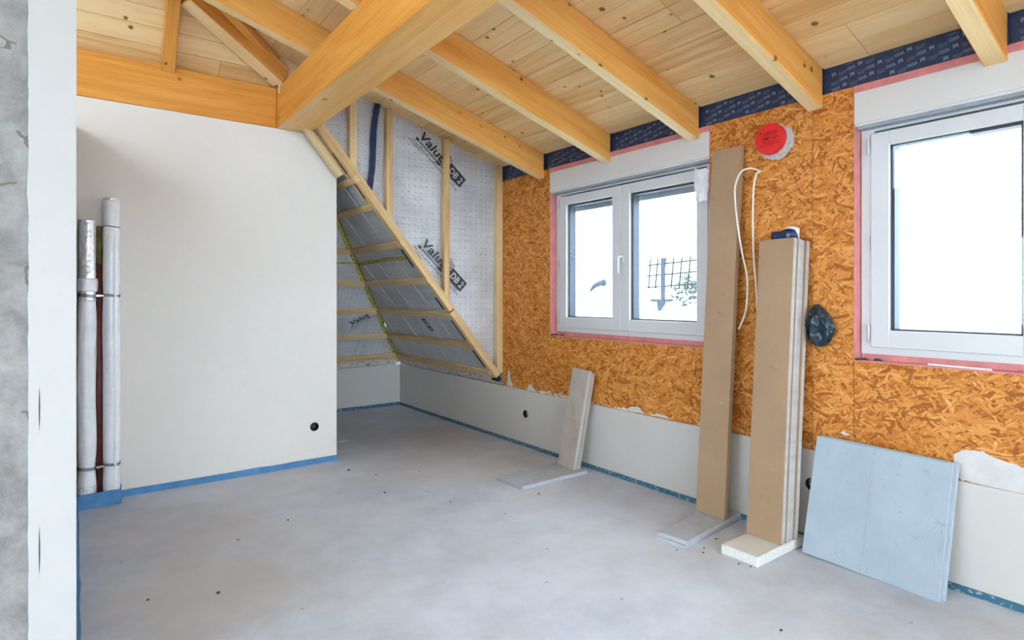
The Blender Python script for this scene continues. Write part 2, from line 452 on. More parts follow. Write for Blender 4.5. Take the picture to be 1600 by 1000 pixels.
def cyl_obj(name, c, axis, r, depth, n=32, mat=None, parent=None, r2=None):
    bm = bmesh.new()
    bmesh.ops.create_cone(bm, cap_ends=True, segments=n, radius1=r, radius2=r if r2 is None else r2, depth=depth)
    ax = Vector(axis)
    q = Vector((0, 0, 1)).rotation_difference(ax).to_matrix().to_4x4()
    me = bm_mesh(name, bm)
    for p in me.polygons: p.use_smooth = len(p.vertices) == 4
    return link(name, me, Matrix.Translation(c) @ q, parent, mat)
def spline(pts, k=8):
    pts = [Vector(p) for p in pts]
    P = [pts[0] * 2 - pts[1]] + pts + [pts[-1] * 2 - pts[-2]]
    out = []
    for i in range(1, len(P) - 2):
        for j in range(k):
            t = j / k
            a, b, c, d = P[i-1], P[i], P[i+1], P[i+2]
            out.append(0.5 * ((2*b) + (c-a)*t + (2*a-5*b+4*c-d)*t*t + (3*b-a-3*c+d)*t**3))
    out.append(pts[-1])
    return out
def bm_tube(bm, pts, r, n=8, caps=True):
    rings = []
    prev = None
    for i, p in enumerate(pts):
        d = (pts[min(i+1, len(pts)-1)] - pts[max(i-1, 0)]).normalized()
        if prev is None:
            u = d.orthogonal().normalized()
        else:
            u = (prev - d * prev.dot(d)).normalized()
        prev = u
        w = d.cross(u)
        rr = r(i / max(1, len(pts)-1)) if callable(r) else r
        rings.append([bm.verts.new(p + (u * math.cos(2*PI*k/n) + w * math.sin(2*PI*k/n)) * rr) for k in range(n)])
    for a, b in zip(rings, rings[1:]):
        for k in range(n):
            bm.faces.new([a[k], a[(k+1) % n], b[(k+1) % n], b[k]])
    if caps:
        bm.faces.new(rings[0][::-1]); bm.faces.new(rings[-1])
def tube(name, pts, r, mat, parent=None, n=8, origin=None):
    bm = bmesh.new()
    o = Vector(origin) if origin is not None else Vector(pts[0])
    bm_tube(bm, [Vector(p) - o for p in pts], r, n)
    return link(name, bm_mesh(name, bm, True), Matrix.Translation(o), parent, mat)
_tc = {}
def text2d(s, bold=0.0):
    """triangles of a line of text with unit cap height, origin at its left baseline"""
    k = (s, bold)
    if k in _tc: return _tc[k]
    cu = bpy.data.curves.new('t', 'FONT')
    cu.body = s; cu.resolution_u = 2; cu.offset = bold; cu.size = 1.0 / 0.73
    o = bpy.data.objects.new('t', cu); COL.objects.link(o)
    dg = bpy.context.evaluated_depsgraph_get(); dg.update()
    me = bpy.data.meshes.new_from_object(o.evaluated_get(dg))
    vs = [(v.co.x, v.co.y) for v in me.vertices]
    fs = [tuple(p.vertices) for p in me.polygons]
    bpy.data.objects.remove(o); bpy.data.curves.remove(cu); bpy.data.meshes.remove(me)
    x0 = min(v[0] for v in vs); w = max(v[0] for v in vs) - x0
    _tc[k] = ([(a - x0, b) for a, b in vs], fs, w)
    return _tc[k]
class Print2D:
    """flat print gathered in a plane: text, boxes and lines"""
    def __init__(s): s.v = []; s.f = []
    def add(s, vs, fs, o, ang, sx, sy, clip=None, shear=0.0):
        c, q = math.cos(ang), math.sin(ang)
        pts = [(o[0] + c*(a*sx + shear*b*sy) - q*b*sy, o[1] + q*(a*sx + shear*b*sy) + c*b*sy) for a, b in vs]
        if clip and any(not (clip[0] <= p[0] <= clip[1] and clip[2] <= p[1] <= clip[3]) for p in pts): return
        k = len(s.v); s.v += pts; s.f += [tuple(i + k for i in f) for f in fs]
    def text(s, t, o, ang, h, width=None, bold=0.0, clip=None, shear=0.0):
        vs, fs, w = text2d(t, bold)
        s.add(vs, fs, o, ang, h if width is None else width / w, h, clip, shear)
    def quad(s, o, ang, w, h, clip=None):
        s.add([(0, 0), (1, 0), (1, 1), (0, 1)], [(0, 1, 2, 3)], o, ang, w, h, clip)
    def poly(s, pts, o, ang, sc, clip=None):
        s.add(pts, [tuple(range(len(pts)))], o, ang, sc, sc, clip)
    def build(s, name, matx, mat, parent, lift=0.001):
        me = bpy.data.meshes.new(name)
        me.from_pydata([(a, b, lift) for a, b in s.v], [], s.f)
        return link(name, me, matx, parent, mat)

# ------------------------------------------------------------------ key dimensions
XK = 3.125            # face of the low gypsum lining of the right wall
XO = 3.14             # face of the strand board above it
ZK = 0.485            # height of the lining
YP = 4.56             # face of the partition
YB = 6.45             # face of the back knee wall
RS = 0.295            # pitch of the dormer roof
def zdeck(x): return 2.49 + (3.13 - x) * RS
SP = 1.24             # pitch of the steep roof
TH = math.atan(SP); CT, ST = math.cos(TH), math.sin(TH)
RIDGE = -0.8
YR = -6.5             # rear wall
XL = -4.73

# ------------------------------------------------------------------ floor
o = wbox('floor', XL - 0.3, 3.4, YR - 0.3, 6.7, -0.2, 0.0, M['screed'])
struct(o, 'pale grey concrete screed floor of the unfinished attic room')

# ------------------------------------------------------------------ left wall with rough concrete end and white jamb
YJ = 2.2
WH = 2.36                                                    # unseen top kept below the rafters to let daylight over
bm = bmesh.new()
bm_box(bm, -0.42, -0.004, YJ + 0.012, 4.6, 0, WH); bm_box(bm, -0.42, -0.004, 4.6, 6.6, 0, 3.3)
me = bm_mesh('wall_left', bm); me.materials.append(M['concrete'])
o = link('wall_left', me)
struct(o, 'rough grey concrete wall end at the left edge of the photo')
pl_ = bmesh.new()
jag = []
nj = 90
for i in range(nj + 1):
    z = WH * i / nj
    jag.append((-0.112 + 0.0035 * noise.noise((0, 0, z * 9)) + 0.0025 * noise.noise((3, 0, z * 31)), z))
poly = [(0.0, 0.0)] + [(0.0, WH)] + jag[::-1]
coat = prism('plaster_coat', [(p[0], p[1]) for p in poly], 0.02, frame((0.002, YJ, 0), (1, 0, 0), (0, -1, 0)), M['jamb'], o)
coat['label'] = 'white plaster coat on the wall end'
for zz, ln in ((0.97, 0.13), (0.555, 0.14)):
    pts = []
    for i in range(9):
        t = i / 8
        pts.append((0.0022 * math.sin(PI * t) + 0.0008 * noise.noise((i, zz * 9, 1)), ln * (t - 0.5)))
    pts += [(-0.0015 * math.sin(PI * (1 - i / 8)) , ln * ((1 - i / 8) - 0.5)) for i in range(1, 8)]
    scr = prism('scratch', pts, 0.0008, frame((-0.085, YJ - 0.0008, zz), (1, 0, 0), (0, -1, 0)), M['gasket'], o)
    scr['label'] = 'dark vertical scratch in the white plaster'

# ------------------------------------------------------------------ partition with socket hole
part = prism('wall_partition', [(-0.004, 0), (1.662, 0), (1.662, 2.352), (1.492, 2.555), (-0.5, 2.555), (-0.5, WH + 0.001), (-0.004, WH + 0.001)], 0.10,
             frame((0, YP, 0), (1, 0, 0), (0, -1, 0)), M['plaster'])
struct(part, 'smooth white plastered partition wall below the orange beam')
cut(part, [cyl_obj('cutter', (1.487, YP, 0.288), (0, 1, 0), 0.034, 0.12)])

def socket_box(c, axis, label):
    """empty flush box: open cup seen as a dark hole"""
    bm = bmesh.new()
    n = 24; r = 0.0335; d = 0.055
    rings = []
    for (rr, zz) in ((r, 0.0), (r - 0.002, 0.0), (r - 0.003, -d), (0.001, -d)):
        rings.append([bm.verts.new((rr * math.cos(2*PI*k/n), rr * math.sin(2*PI*k/n), zz)) for k in range(n)])
    for a, b in zip(rings, rings[1:]):
        for k in range(n): bm.faces.new([a[k], a[(k+1) % n], b[(k+1) % n], b[k]])
    bm.faces.new(rings[-1])
    me = bpy.data.meshes.new('socket_box'); bm.to_mesh(me); bm.free()
    z = Vector(axis)
    o = link('socket_box', me, frame(c, z.orthogonal(), z), None, M['black'])
    tag(o, label, 'socket box', 'empty round socket boxes')
    # a stub of wire curled inside
    m = frame(c, z.orthogonal(), z)
    w = tube('wire_stub', [m @ p for p in spline([(0.01, -0.012, -0.05), (0.012, -0.01, -0.025), (-0.004, 0.006, -0.018), (-0.014, -0.008, -0.012)], 5)], 0.0035, M['steel'], o, 6)
socket_box((1.487, YP - 0.0005, 0.288), (0, -1, 0), 'empty black round socket box in the white partition wall')

# ------------------------------------------------------------------ back knee wall
bm = bmesh.new()
bm_box(bm, -0.4, XK, YB, YB + 0.04, 0, ZK); bm_box(bm, -0.4, 3.16, YB + 0.04, YB + 0.15, 0, 0.62)
me = bm_mesh('wall_back', bm); me.materials.append(M['lining'])
o = link('wall_back', me)
struct(o, 'low shaded gypsum knee wall at the back of the alcove')

# ------------------------------------------------------------------ right wall: core, lining, strand boards, tapes
WIN = [(3.687, 2.167), (1.334, -0.186), (-1.02, -2.54)]      # far and near edges of the three openings
ZS, ZT = 0.975, 2.355                                        # sill and head of the openings
YC = 4.35                                                    # dormer cheek (front of its studs)
bm = bmesh.new()
bm_box(bm, 3.16, 3.40, YR, 6.6, 0, ZK + 0.03)
bm_box(bm, 3.17, 3.40, YC + 0.1, 6.6, ZK + 0.03, 0.62)
bm_box(bm, 3.16, 3.40, YR, YC + 0.1, ZK + 0.03, ZS)
edges = [YC + 0.1]
for f_, n_ in WIN: edges += [f_, n_]
edges.append(YR)
for a, b in zip(edges[0::2], edges[1::2]): bm_box(bm, 3.16, 3.40, b, a, ZS, ZT)
bm_box(bm, 3.155, 3.40, YR, YC + 0.1, ZT, 2.62)
me = bm_mesh('wall_right', bm); me.materials.append(M['lining'])
wr = link('wall_right', me)
struct(wr, 'window wall of orange strand board above a low grey gypsum lining')
lin = wbox('gypsum_lining', XK, 3.16, YR, YB, 0, ZK, M['lining'], wr)
cut(lin, [cyl_obj('cutter', (XK, 3.998, 0.281), (1, 0, 0), 0.034, 0.08), cyl_obj('cutter', (XK, 1.538, 0.304), (1, 0, 0), 0.034, 0.08)])
lin['label'] = 'low grey gypsum lining'
for y, z, lb in ((3.998, 0.281, 'empty black round socket box in the low wall left of the short leaning board'),
                 (1.538, 0.304, 'empty black round socket box half hidden behind the blue-grey boards')):
    socket_box((XK - 0.0005, y, z), (-1, 0, 0), lb)

def osb(y0, y1, z0, z1):
    wbox('strand_board', XO, 3.16, y0 + 0.0012, y1 - 0.0012, z0 + 0.0008, z1, M['osb'], wr)
osb(3.687, YC, ZK, ZT); osb(2.167, 3.687, ZK, ZS)
osb(1.54, 2.167, ZK, ZT); osb(1.334, 1.54, ZK, ZT)
osb(0.3, 1.334, ZK, ZS); osb(-0.186, 0.3, ZK, ZS); osb(-1.02, -0.186, ZK, ZT)
osb(-2.54, -1.02, ZK, ZS); osb(YR, -2.54, ZK, ZT)

# salmon tape lining the reveals (sides, sill and head of every opening)
for f_, n_ in WIN:
    wbox('reveal_tape', XO - 0.001, 3.33, f_ - 0.004, f_, ZS, ZT, M['pink'], wr)
    wbox('reveal_tape', XO - 0.001, 3.33, n_, n_ + 0.004, ZS, ZT, M['pink'], wr)
    wbox('reveal_tape', XO - 0.002, 3.33, n_, f_, ZS, ZS + 0.006, M['pink'], wr)
    wbox('reveal_tape', XO - 0.004, 3.33, n_ , f_, 2.318, ZT, M['pink'], wr)
# dark foam squeezed out at the lower left corners of the openings
for f_ in (3.687, 1.334):
    for k in range(3):
        bm = bmesh.new()
        bmesh.ops.create_icosphere(bm, subdivisions=2, radius=0.02)
        for v in bm.verts:
            v.co *= 1 + 0.45 * noise.noise(v.co * 60 + Vector((k * 7, f_, 0)))
            v.co.z *= 0.4
        link('foam_blob', bm_mesh('foam_blob', bm, True), Matrix.Translation((3.152 + 0.018 * k, f_ - 0.02 - 0.035 * k * k / 2, ZS + 0.008)), wr, M['gasket'])

# rafter stations: near faces
RY = [3.755 - 0.757 * k for k in range(7)]
RW, RH = 0.08, 0.195
# navy sealing tape between the rafter feet, with its print
def tape_print(y_far, y_near, z0, z1):
    p = Print2D()
    L = y_far - y_near; H = z1 - z0
    ang = math.radians(9)
    clip = (0.006, L - 0.004, 0.004, H - 0.004)
    row = 0
    for j in range(-8, 8):
        for i in range(-3, int(L / 0.128) + 3):
            u = i * 0.128 + (j % 3) * 0.043
            w = j * 0.037
            x = u * math.cos(ang) - w * math.sin(ang); y = u * math.sin(ang) + w * math.cos(ang)
            p.text('TESCON', (x, y), ang, 0.010, 0.040, clip=clip)
            p.text('VANA', (x + 0.042 * math.cos(ang), y + 0.042 * math.sin(ang)), ang, 0.018, 0.042, 0.045, clip)
            p.quad((x + 0.002, y - 0.0055), ang, 0.034, 0.0022, clip)
            p.poly([(0, 0), (0.42, 0.3), (0.5, 0.62), (0.6, 0.3), (1, 0), (1, 1), (0, 1)], (x + 0.096 * math.cos(ang), y + 0.096 * math.sin(ang)), ang, 0.020, clip)
    return p
def navy_tape(y_far, y_near):
    t = wbox('sealing_tape', 3.146, 3.155, y_near, y_far, 2.352, 2.496, M['navy'], wr)
    if y_near > -0.8:
        tape_print(y_far, y_near, 2.352, 2.489).build('tape_print', frame((3.146, y_far, 2.352), (0, -1, 0), (-1, 0, 0)), M['tape_ink'], t)
tops = [YC + 0.06] + RY
for k in range(len(RY)):
    far = (YC + 0.02) if k == 0 else RY[k-1]
    navy_tape(far, RY[k] + RW)
    # turned-up end of the tape on the far rafter's near face
    if k and k < 7: wbox('tape_lap', 3.128, 3.146, far - 0.003, far, 2.352, 2.489, M['navy'], wr)
navy_tape(RY[-1], YR)

# plaster smears on the boards
def smear(name, pts, t, x=XO, seed=0, mat='plaster_smear', rough=0.006, parent=wr, sub=6):
    """irregular patch given by (y, z) points"""
    out = []
    n = len(pts)
    for i in range(n):
        a, b = Vector(pts[i]), Vector(pts[(i+1) % n])
        for k in range(sub):
            p = a.lerp(b, k / sub)
            out.append((p.x + rough * noise.noise((p.x * 40, p.y * 40, seed)), p.y + rough * noise.noise((p.x * 40, p.y * 40, seed + 9))))
    y0 = sum(p[0] for p in out) / len(out); z0 = sum(p[1] for p in out) / len(out)
    return prism(name, [(-(p[0] - y0), p[1] - z0) for p in out], t, frame((x - t * 0.8, y0, z0), (0, -1, 0), (-1, 0, 0)), M[mat], parent)
q = smear('plaster_patch', [(0.925, 0.49), (0.915, 0.595), (0.87, 0.63), (0.80, 0.625), (0.755, 0.61), (0.70, 0.60), (0.60, 0.585), (0.45, 0.60), (0.30, 0.56), (0.25, 0.49)], 0.006, seed=1, rough=0.012)
q['label'] = 'rough white plaster patch'
smear('plaster_patch', [(4.28, 0.53), (4.27, 0.62), (4.245, 0.63), (4.24, 0.56), (4.20, 0.50), (4.28, 0.50)], 0.004, seed=2)
smear('plaster_patch', [(3.99, 0.49), (3.97, 0.53), (3.93, 0.545), (3.90, 0.51), (3.86, 0.49)], 0.004, seed=3)
smear('plaster_patch', [(2.86, 0.49), (2.80, 0.525), (2.74, 0.53), (2.70, 0.50), (2.66, 0.49)], 0.004, seed=4)
smear('plaster_patch', [(2.62, 0.49), (2.58, 0.512), (2.50, 0.51), (2.47, 0.49)], 0.004, seed=5)
smear('plaster_patch', [(1.40, 0.60), (1.385, 0.612), (1.35, 0.60), (1.37, 0.592)], 0.003, seed=6, rough=0.003)
smear('plaster_patch', [(1.50, 0.49), (1.46, 0.505), (1.40, 0.50), (1.38, 0.49)], 0.003, seed=8, rough=0.004)

# ------------------------------------------------------------------ windows
def window(idx, far, near, label, slat_h):
    root = empty('window_%d' % idx, (3.24, (far + near) / 2, ZS))
    struct(root, label)
    X0 = 3.205
    far -= 0.008; near += 0.008
    zb, zt = 1.012, 2.20
    mid = (far + near) / 2 + 0.03
    fr = bmesh.new()
    X1 = 3.285
    fw = 0.06
    bm_box(fr, X0, X1, near, near + fw, zb, zt); bm_box(fr, X0, X1, far - fw, far, zb, zt)
    bm_box(fr, X0, X1, near + fw, far - fw, zb, zb + 0.055); bm_box(fr, X0, X1, near + fw, far - fw, zt - 0.075, zt)
    me = bm_mesh('window_frame', fr); me.materials.append(M['pvc'])
    link('window_frame', me, None, root)
    wbox('sill_profile', X0 + 0.004, X1 + 0.03, near, far, ZS + 0.006, zb, M['pink'], root)
    # two sashes, each with glass, gasket and bead
    for (a, b, hinge_far) in ((far - 0.047, mid + 0.001, True), (mid - 0.001, near + 0.047, False)):
        zs0, zs1 = 1.046, 2.113
        sw = 0.084 if hinge_far else 0.084
        gl0, gl1, gz0, gz1 = b + sw, a - sw, 1.132, 2.043
        sb = bmesh.new()
        S0, S1 = X0 - 0.012, X0 + 0.080
        prof = [(S0, 0.0), (S0, -0.002)]
        bm_box(sb, S0, S1, b, gl0, zs0, zs1); bm_box(sb, S0, S1, gl1, a, zs0, zs1)
        bm_box(sb, S0, S1, gl0, gl1, zs0, gz0); bm_box(sb, S0, S1, gl0, gl1, gz1, zs1)
        bmesh.ops.bevel(sb, geom=[e for e in sb.edges if abs(e.verts[0].co.x - S0) < 1e-6 and abs(e.verts[1].co.x - S0) < 1e-6], offset=0.003, segments=1, affect='EDGES')
        me = bm_mesh('sash', sb); me.materials.append(M['pvc'])
        sash = link('sash', me, None, root)
        # outer rebate band round the glass, coloured dark as in shade
        rb = bmesh.new()
        G0, G1 = X0 + 0.018, X0 + 0.082
        bd = 0.013
        bm_box(rb, G0, G1, gl0, gl0 + bd, gz0, gz1); bm_box(rb, G0, G1, gl1 - bd, gl1, gz0, gz1)
        bm_box(rb, G0, G1, gl0, gl1, gz0, gz0 + 0.008); bm_box(rb, G0, G1, gl0, gl1, gz1 - bd, gz1)
        me = bm_mesh('glazing_rim', rb); me.materials.append(M['rim'])
        link('glazing_rim', me, None, sash)
        wbox('pane', X0 + 0.010, X0 + 0.016, gl0, gl1, gz0, gz1, M['glass'], sash)
        gk = bmesh.new()
        for (p0, p1, r0, r1) in ((gl0, gl1, gz0, gz0 + 0.003), (gl0, gl1, gz1 - 0.003, gz1), (gl0, gl0 + 0.003, gz0, gz1), (gl1 - 0.003, gl1, gz0, gz1)):
            bm_box(gk, X0 + 0.004, X0 + 0.010, p0, p1, r0, r1)
        me = bm_mesh('gasket', gk); me.materials.append(M['gasket'])
        link('gasket', me, None, sash)
        if hinge_far:
            for zc in (2.05, 1.12):
                h = cyl_obj('hinge', (S0 - 0.004, a + 0.008, zc), (0, 0, 1), 0.007, 0.085, 10, M['pvc'], sash)
            wbox('latch_plate', S0 - 0.003, S0 + 0.004, a + 0.002, a + 0.009, 1.53, 1.60, M['steel_light'], sash)
        else:
            hb = wbox('handle', S0 - 0.012, S0, mid - 0.036, mid - 0.012, 1.545, 1.605, M['pvc'], sash, 0.004)
            bm = bmesh.new()
            bm_tube(bm, [V(0, 0, 0), V(-0.035, 0, 0), V(-0.042, 0, -0.01), V(-0.044, 0, -0.12)], 0.009, 10)
            link('lever', bm_mesh('lever', bm, True), Matrix.Translation((S0 - 0.01, mid - 0.024, 1.587)), hb, M['pvc'])
    # raised shutter's last slat outside the glass
    wbox('shutter_slat', 3.315, 3.328, near + 0.03, far - 0.03, 2.043 - slat_h, 2.30, M['slat'], root)
    # shutter box above
    bx = bmesh.new()
    vs = bm_box(bx, 3.134, 3.34, near - 0.004, far + 0.004, 2.152, 2.318)
    bmesh.ops.bevel(bx, geom=[e for e in bx.edges if all(v.co.x < 3.2 and v.co.z < 2.2 for v in e.verts)], offset=0.012, segments=3, affect='EDGES')
    me = bm_mesh('shutter_box', bx); me.materials.append(M['box_white'])
    link('shutter_box', me, None, root)
    wbox('box_groove', 3.16, 3.215, near + 0.001, far - 0.001, 2.138, 2.152, M['slat'], root)
    return root
window(1, *WIN[0], 'white double-sash window with shutter box, farther one beside the leaning boards', 0.045)
window(2, *WIN[1], 'white double-sash window with shutter box, cut by the right photo edge', 0.0)
window(3, *WIN[2], 'white double-sash window with shutter box behind the camera', 0.0)

# ------------------------------------------------------------------ dormer ceiling: slabs with single boards below
bm = bmesh.new()
def slab(bm, x0, x1, y0, y1, zf, t0, t1):
    vs = [bm.verts.new(p) for p in [(x0,y0,zf(x0)+t0),(x1,y0,zf(x1)+t0),(x1,y1,zf(x1)+t0),(x0,y1,zf(x0)+t0),(x0,y0,zf(x0)+t1),(x1,y0,zf(x1)+t1),(x1,y1,zf(x1)+t1),(x0,y1,zf(x0)+t1)]]
    for f in [(3,2,1,0),(4,5,6,7),(0,1,5,4),(1,2,6,5),(2,3,7,6),(3,0,4,7)]: bm.faces.new([vs[i] for i in f])
slab(bm, RIDGE, 3.55, YR - 0.3, 4.5, zdeck, 0.0215, 0.12)
zl = lambda x: zdeck(2 * RIDGE - x)
SKY = [(0.3, 1.7), (2.3, 3.8)]                  # unseen roof windows in the opposite slope, added for daylight from the left
SX0, SX1 = -4.0, -1.5
slab(bm, XL - 0.3, SX0, YR - 0.3, 4.7, zl, 0.0215, 0.12); slab(bm, SX1, RIDGE, YR - 0.3, 4.7, zl, 0.0215, 0.12)
_e = [YR - 0.3] + [v for w in SKY for v in w] + [4.7]
for a, b in zip(_e[0::2], _e[1::2]): slab(bm, SX0, SX1, a, b, zl, 0.0215, 0.12)
me = bm_mesh('ceiling', bm); me.materials.append(M['deck'])
ceil = link('ceiling', me)
struct(ceil, 'pale spruce board ceiling sloping down to the window wall')
nrm = Vector((RS, 0, 1)).normalized()
dx = Vector((1, 0, -RS)).normalized()
rr = random.Random(3)
PW = 0.1405
x = 3.145
row = 0
while x > 0.25:
    xc = Vector((x, 0, zdeck(x))) - dx * (PW / 2)
    y = 4.46
    first = True
    while y > -0.8:
        L = rr.choice([1.6, 2.2, 2.8, 3.4, 4.0])
        if first: L = rr.choice([0.7, 1.3, 1.9, 2.6, 3.2]); first = False
        y2 = max(y - L, -0.9)
        jit = rr.uniform(-0.0009, 0.0009)
        c = Vector((xc.x, (y + y2) / 2, xc.z)) + nrm * (0.0105 + jit)
        obox('plank', c, (0, 1, 0), nrm, (y - y2 - 0.0015, PW - 0.0022, 0.019), M['deck'], ceil, 0.0016)
        y = y2
    x -= PW * dx.x
    row += 1

# ------------------------------------------------------------------ rafters of the dormer roof
names = ['pine rafter nearest the foil-covered end wall, foot beside the far window',
         'second pine rafter from the foil-covered end wall, foot above the far window',
         'third pine rafter from the foil-covered end wall, foot at the far window box end',
         'pine rafter with its foot just left above the red round cap on strand board',
         'pine rafter at the top right photo corner above the nearer window']
def rafter(y_near, label=None):
    a = Vector((3.139, y_near + RW / 2, zdeck(3.139) - RH * math.sqrt(1 + RS * RS)))
    b = Vector((RIDGE + 0.03, y_near + RW / 2, zdeck(RIDGE + 0.03) - RH * math.sqrt(1 + RS * RS)))
    # prism with vertical foot cut against the wall
    L = 3.139 - (RIDGE + 0.03)
    hv = RH * math.sqrt(1 + RS * RS) - 0.0005
    bm = bmesh.new()
    pr = []
    for yy in (-RW / 2, RW / 2):
        pr.append([bm.verts.new(p) for p in [(0, yy, 0), (L, yy, L * RS), (L, yy, L * RS + hv), (0, yy, hv)]])
    A, B = pr
    bm.faces.new(A); bm.faces.new(B[::-1])
    for i in range(4): bm.faces.new([A[i], B[i], B[(i+1) % 4], A[(i+1) % 4]])
    # local frame with x along the timber so the grain follows it
    wm = frame(a, b - a, (0, 0, 1)); wm.translation = a
    inv = wm.inverted() @ (Matrix.Translation(a) @ Matrix.Scale(-1, 4, (1, 0, 0)))
    for v in bm.verts: v.co = inv @ v.co
    bmesh.ops.recalc_face_normals(bm, faces=bm.faces)
    bmesh.ops.bevel(bm, geom=bm.edges[:], offset=0.004, segments=1, affect='EDGES')
    me = bm_mesh('rafter', bm)
    o = link('rafter', me, wm, None, M['rafter'])
    me.materials.append(M['pine_lit'])  # lighter underside colour stands in for window and floor light
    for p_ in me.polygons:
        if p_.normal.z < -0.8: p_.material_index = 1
    return o
for k, y in enumerate(RY):
    if k < 5: lb = names[k]
    else: lb = ['pine rafter just outside the right photo edge, crossing the nearer window box', 'last pine rafter, behind the camera'][k - 5]
    tag(rafter(y), lb, 'rafter', 'rafters of the dormer roof')

# ------------------------------------------------------------------ big beams
bm = bmesh.new()
LP_ = YP - 0.006 - YR
sec = [(-0.12, -0.148), (0.12, -0.148), (0.12, 0.0765), (-0.12, 0.147)]          # top planed to the roof pitch
ra_ = [[bm.verts.new((t_, -q_[0], q_[1])) for q_ in sec] for t_ in (-LP_ / 2, LP_ / 2)]
bm.faces.new(ra_[0]); bm.faces.new(ra_[1][::-1])
for i in range(4): bm.faces.new([ra_[0][i], ra_[1][i], ra_[1][(i+1) % 4], ra_[0][(i+1) % 4]])
bmesh.ops.recalc_face_normals(bm, faces=bm.faces)
bmesh.ops.bevel(bm, geom=bm.edges[:], offset=0.004, segments=1, affect='EDGES')
o = link('purlin', bm_mesh('purlin', bm), frame((1.325, YR + LP_ / 2, 2.704), (0, 1, 0), (0, 0, 1)), None, M['glulam'])
o.data.materials.append(M['glulam_pale'])  # paler underside, light from below put into the colour
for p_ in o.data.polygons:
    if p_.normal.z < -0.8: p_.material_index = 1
tag(o, 'thick orange glulam purlin running under the rafters to the partition', 'beam')
o = wbox('wall_plate', -0.90, 1.204, YP - 0.004, YP + 0.13, 2.557, 2.853, M['glulam'], None, 0.004)
tag(o, 'wide orange timber beam lying on top of the white partition', 'beam')
# stub of the purlin bearing on the partition end
o = wbox('bearing_block', 1.206, 1.49, YP - 0.005, YP + 0.09, 2.5565, 2.851, M['glulam'], None, 0.003)
tag(o, 'orange timber bearing block where the purlin meets the partition', 'beam')

# ------------------------------------------------------------------ steep back slope seen above the beam
Z1 = 0.60
nb = Vector((0, ST, CT)); vb = Vector((0, -CT, ST))
def bslope(x, y, off=0.0):
    return Vector((x, y, Z1 + SP * (YB - y))) + nb * off
bm = bmesh.new()
q0 = [bslope(-1.0, 4.75, 0.022), bslope(1.36, 4.75, 0.022), bslope(1.36, 3.9, 0.022), bslope(-1.0, 3.9, 0.022)]
lo = [bm.verts.new(p) for p in q0]; hi = [bm.verts.new(p + nb * 0.06) for p in q0]
bm.faces.new(lo); bm.faces.new(hi[::-1])
for i in range(4): bm.faces.new([lo[i], hi[i], hi[(i+1) % 4], lo[(i+1) % 4]])
me = bm_mesh('ceiling_slope', bm); me.materials.append(M['deck'])
cs = link('ceiling_slope', me)
struct(cs, 'steep boarded roof slope showing above the beam at the left')
yy = 4.70
k = 0
while yy > 4.02:
    c = bslope(0.17, yy, 0.0105) + vb * 0.062
    for (xa, xb) in (((-1.0, 0.82), (0.82, 1.34)) if k % 2 else ((-1.0, 1.34),)):
        cc = c.copy(); cc.x = (xa + xb) / 2
        obox('plank', cc, (1, 0, 0), nb, (xb - xa - 0.002, 0.1215, 0.019), M['deck'], cs, 0.0016)
    yy -= 0.1235 * CT
    k += 1
a = bslope(0.502, 4.62, -0.001); b = bslope(0.502, 4.16, -0.001)
o = beam('jack_rafter', a - nb * 0.09, b - nb * 0.09, 0.075, 0.088, M['rafter'], None, nb)
tag(o, 'short steep pine rafter standing behind the beam, above the white partition', 'rafter')
# valley timber and the short piece beside it
o = beam('valley_rafter', (1.20, 4.500, 2.862), (0.56, 4.240, 3.176), 0.125, 0.13, M['rafter'])
o.data = o.data.copy(); o.data.materials.append(M['pine_lit'])  # underside coloured lighter, as lit from below
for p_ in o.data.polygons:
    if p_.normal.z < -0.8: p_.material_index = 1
tag(o, 'diagonal pine valley rafter rising from the corner of the two beams', 'rafter')
o = beam('trimmer_timber', (1.285, 4.585, 2.975), (0.70, 4.035, 3.140), 0.06, 0.05, M['rafter'])
tag(o, 'short pine timber tucked behind the diagonal valley rafter', 'rafter')

# ------------------------------------------------------------------ foil-covered surfaces
def foil_mesh(name, poly, step, amp, seed):
    bm = bmesh.new()
    vs = [bm.verts.new((p[0], p[1], 0)) for p in poly]
    bm.faces.new(vs)
    xs = [p[0] for p in poly]; ys = [p[1] for p in poly]
    for ax, lo_, hi_ in ((0, min(xs), max(xs)), (1, min(ys), max(ys))):
        t = lo_ + step
        while t < hi_ - 1e-4:
            co = (t, 0, 0) if ax == 0 else (0, t, 0)
            no = (1, 0, 0) if ax == 0 else (0, 1, 0)
            bmesh.ops.bisect_plane(bm, geom=bm.verts[:] + bm.edges[:] + bm.faces[:], plane_co=co, plane_no=no)
            t += step
    bmesh.ops.triangulate(bm, faces=bm.faces[:])
    for v in bm.verts:
        p = v.co
        w = noise.noise((p.x * 1.7, p.y * 1.3, seed)) * 1.0 + 0.6 * abs(noise.noise((p.x * 6 + p.y * 3, p.y * 2.2, seed + 5))) + 0.22 * noise.noise((p.x * 15, p.y * 9, seed + 8))
        v.co.z = amp * (w - 0.3)
    me = bpy.data.meshes.new(name); bmesh.ops.recalc_face_normals(bm, faces=bm.faces)
    if sum(f.normal.z for f in bm.faces) < 0: bmesh.ops.reverse_faces(bm, faces=bm.faces)
    bm.to_mesh(me); bm.free()
    for p in me.polygons: p.use_smooth = True
    return me
Z0 = 0.53
FB = frame((0, YB, Z0), (1, 0, 0), -nb)                       # back slope: u = X, v = up the slope
FR = frame((3.13, 0, Z0), (0, -1, 0), (-ST, 0, -CT))          # right slope: u = -Y, v = up the slope
VT = (2.79 - Z0) / ST                                         # slope length up to the beam level
hipx = lambda v: 3.13 - v * CT
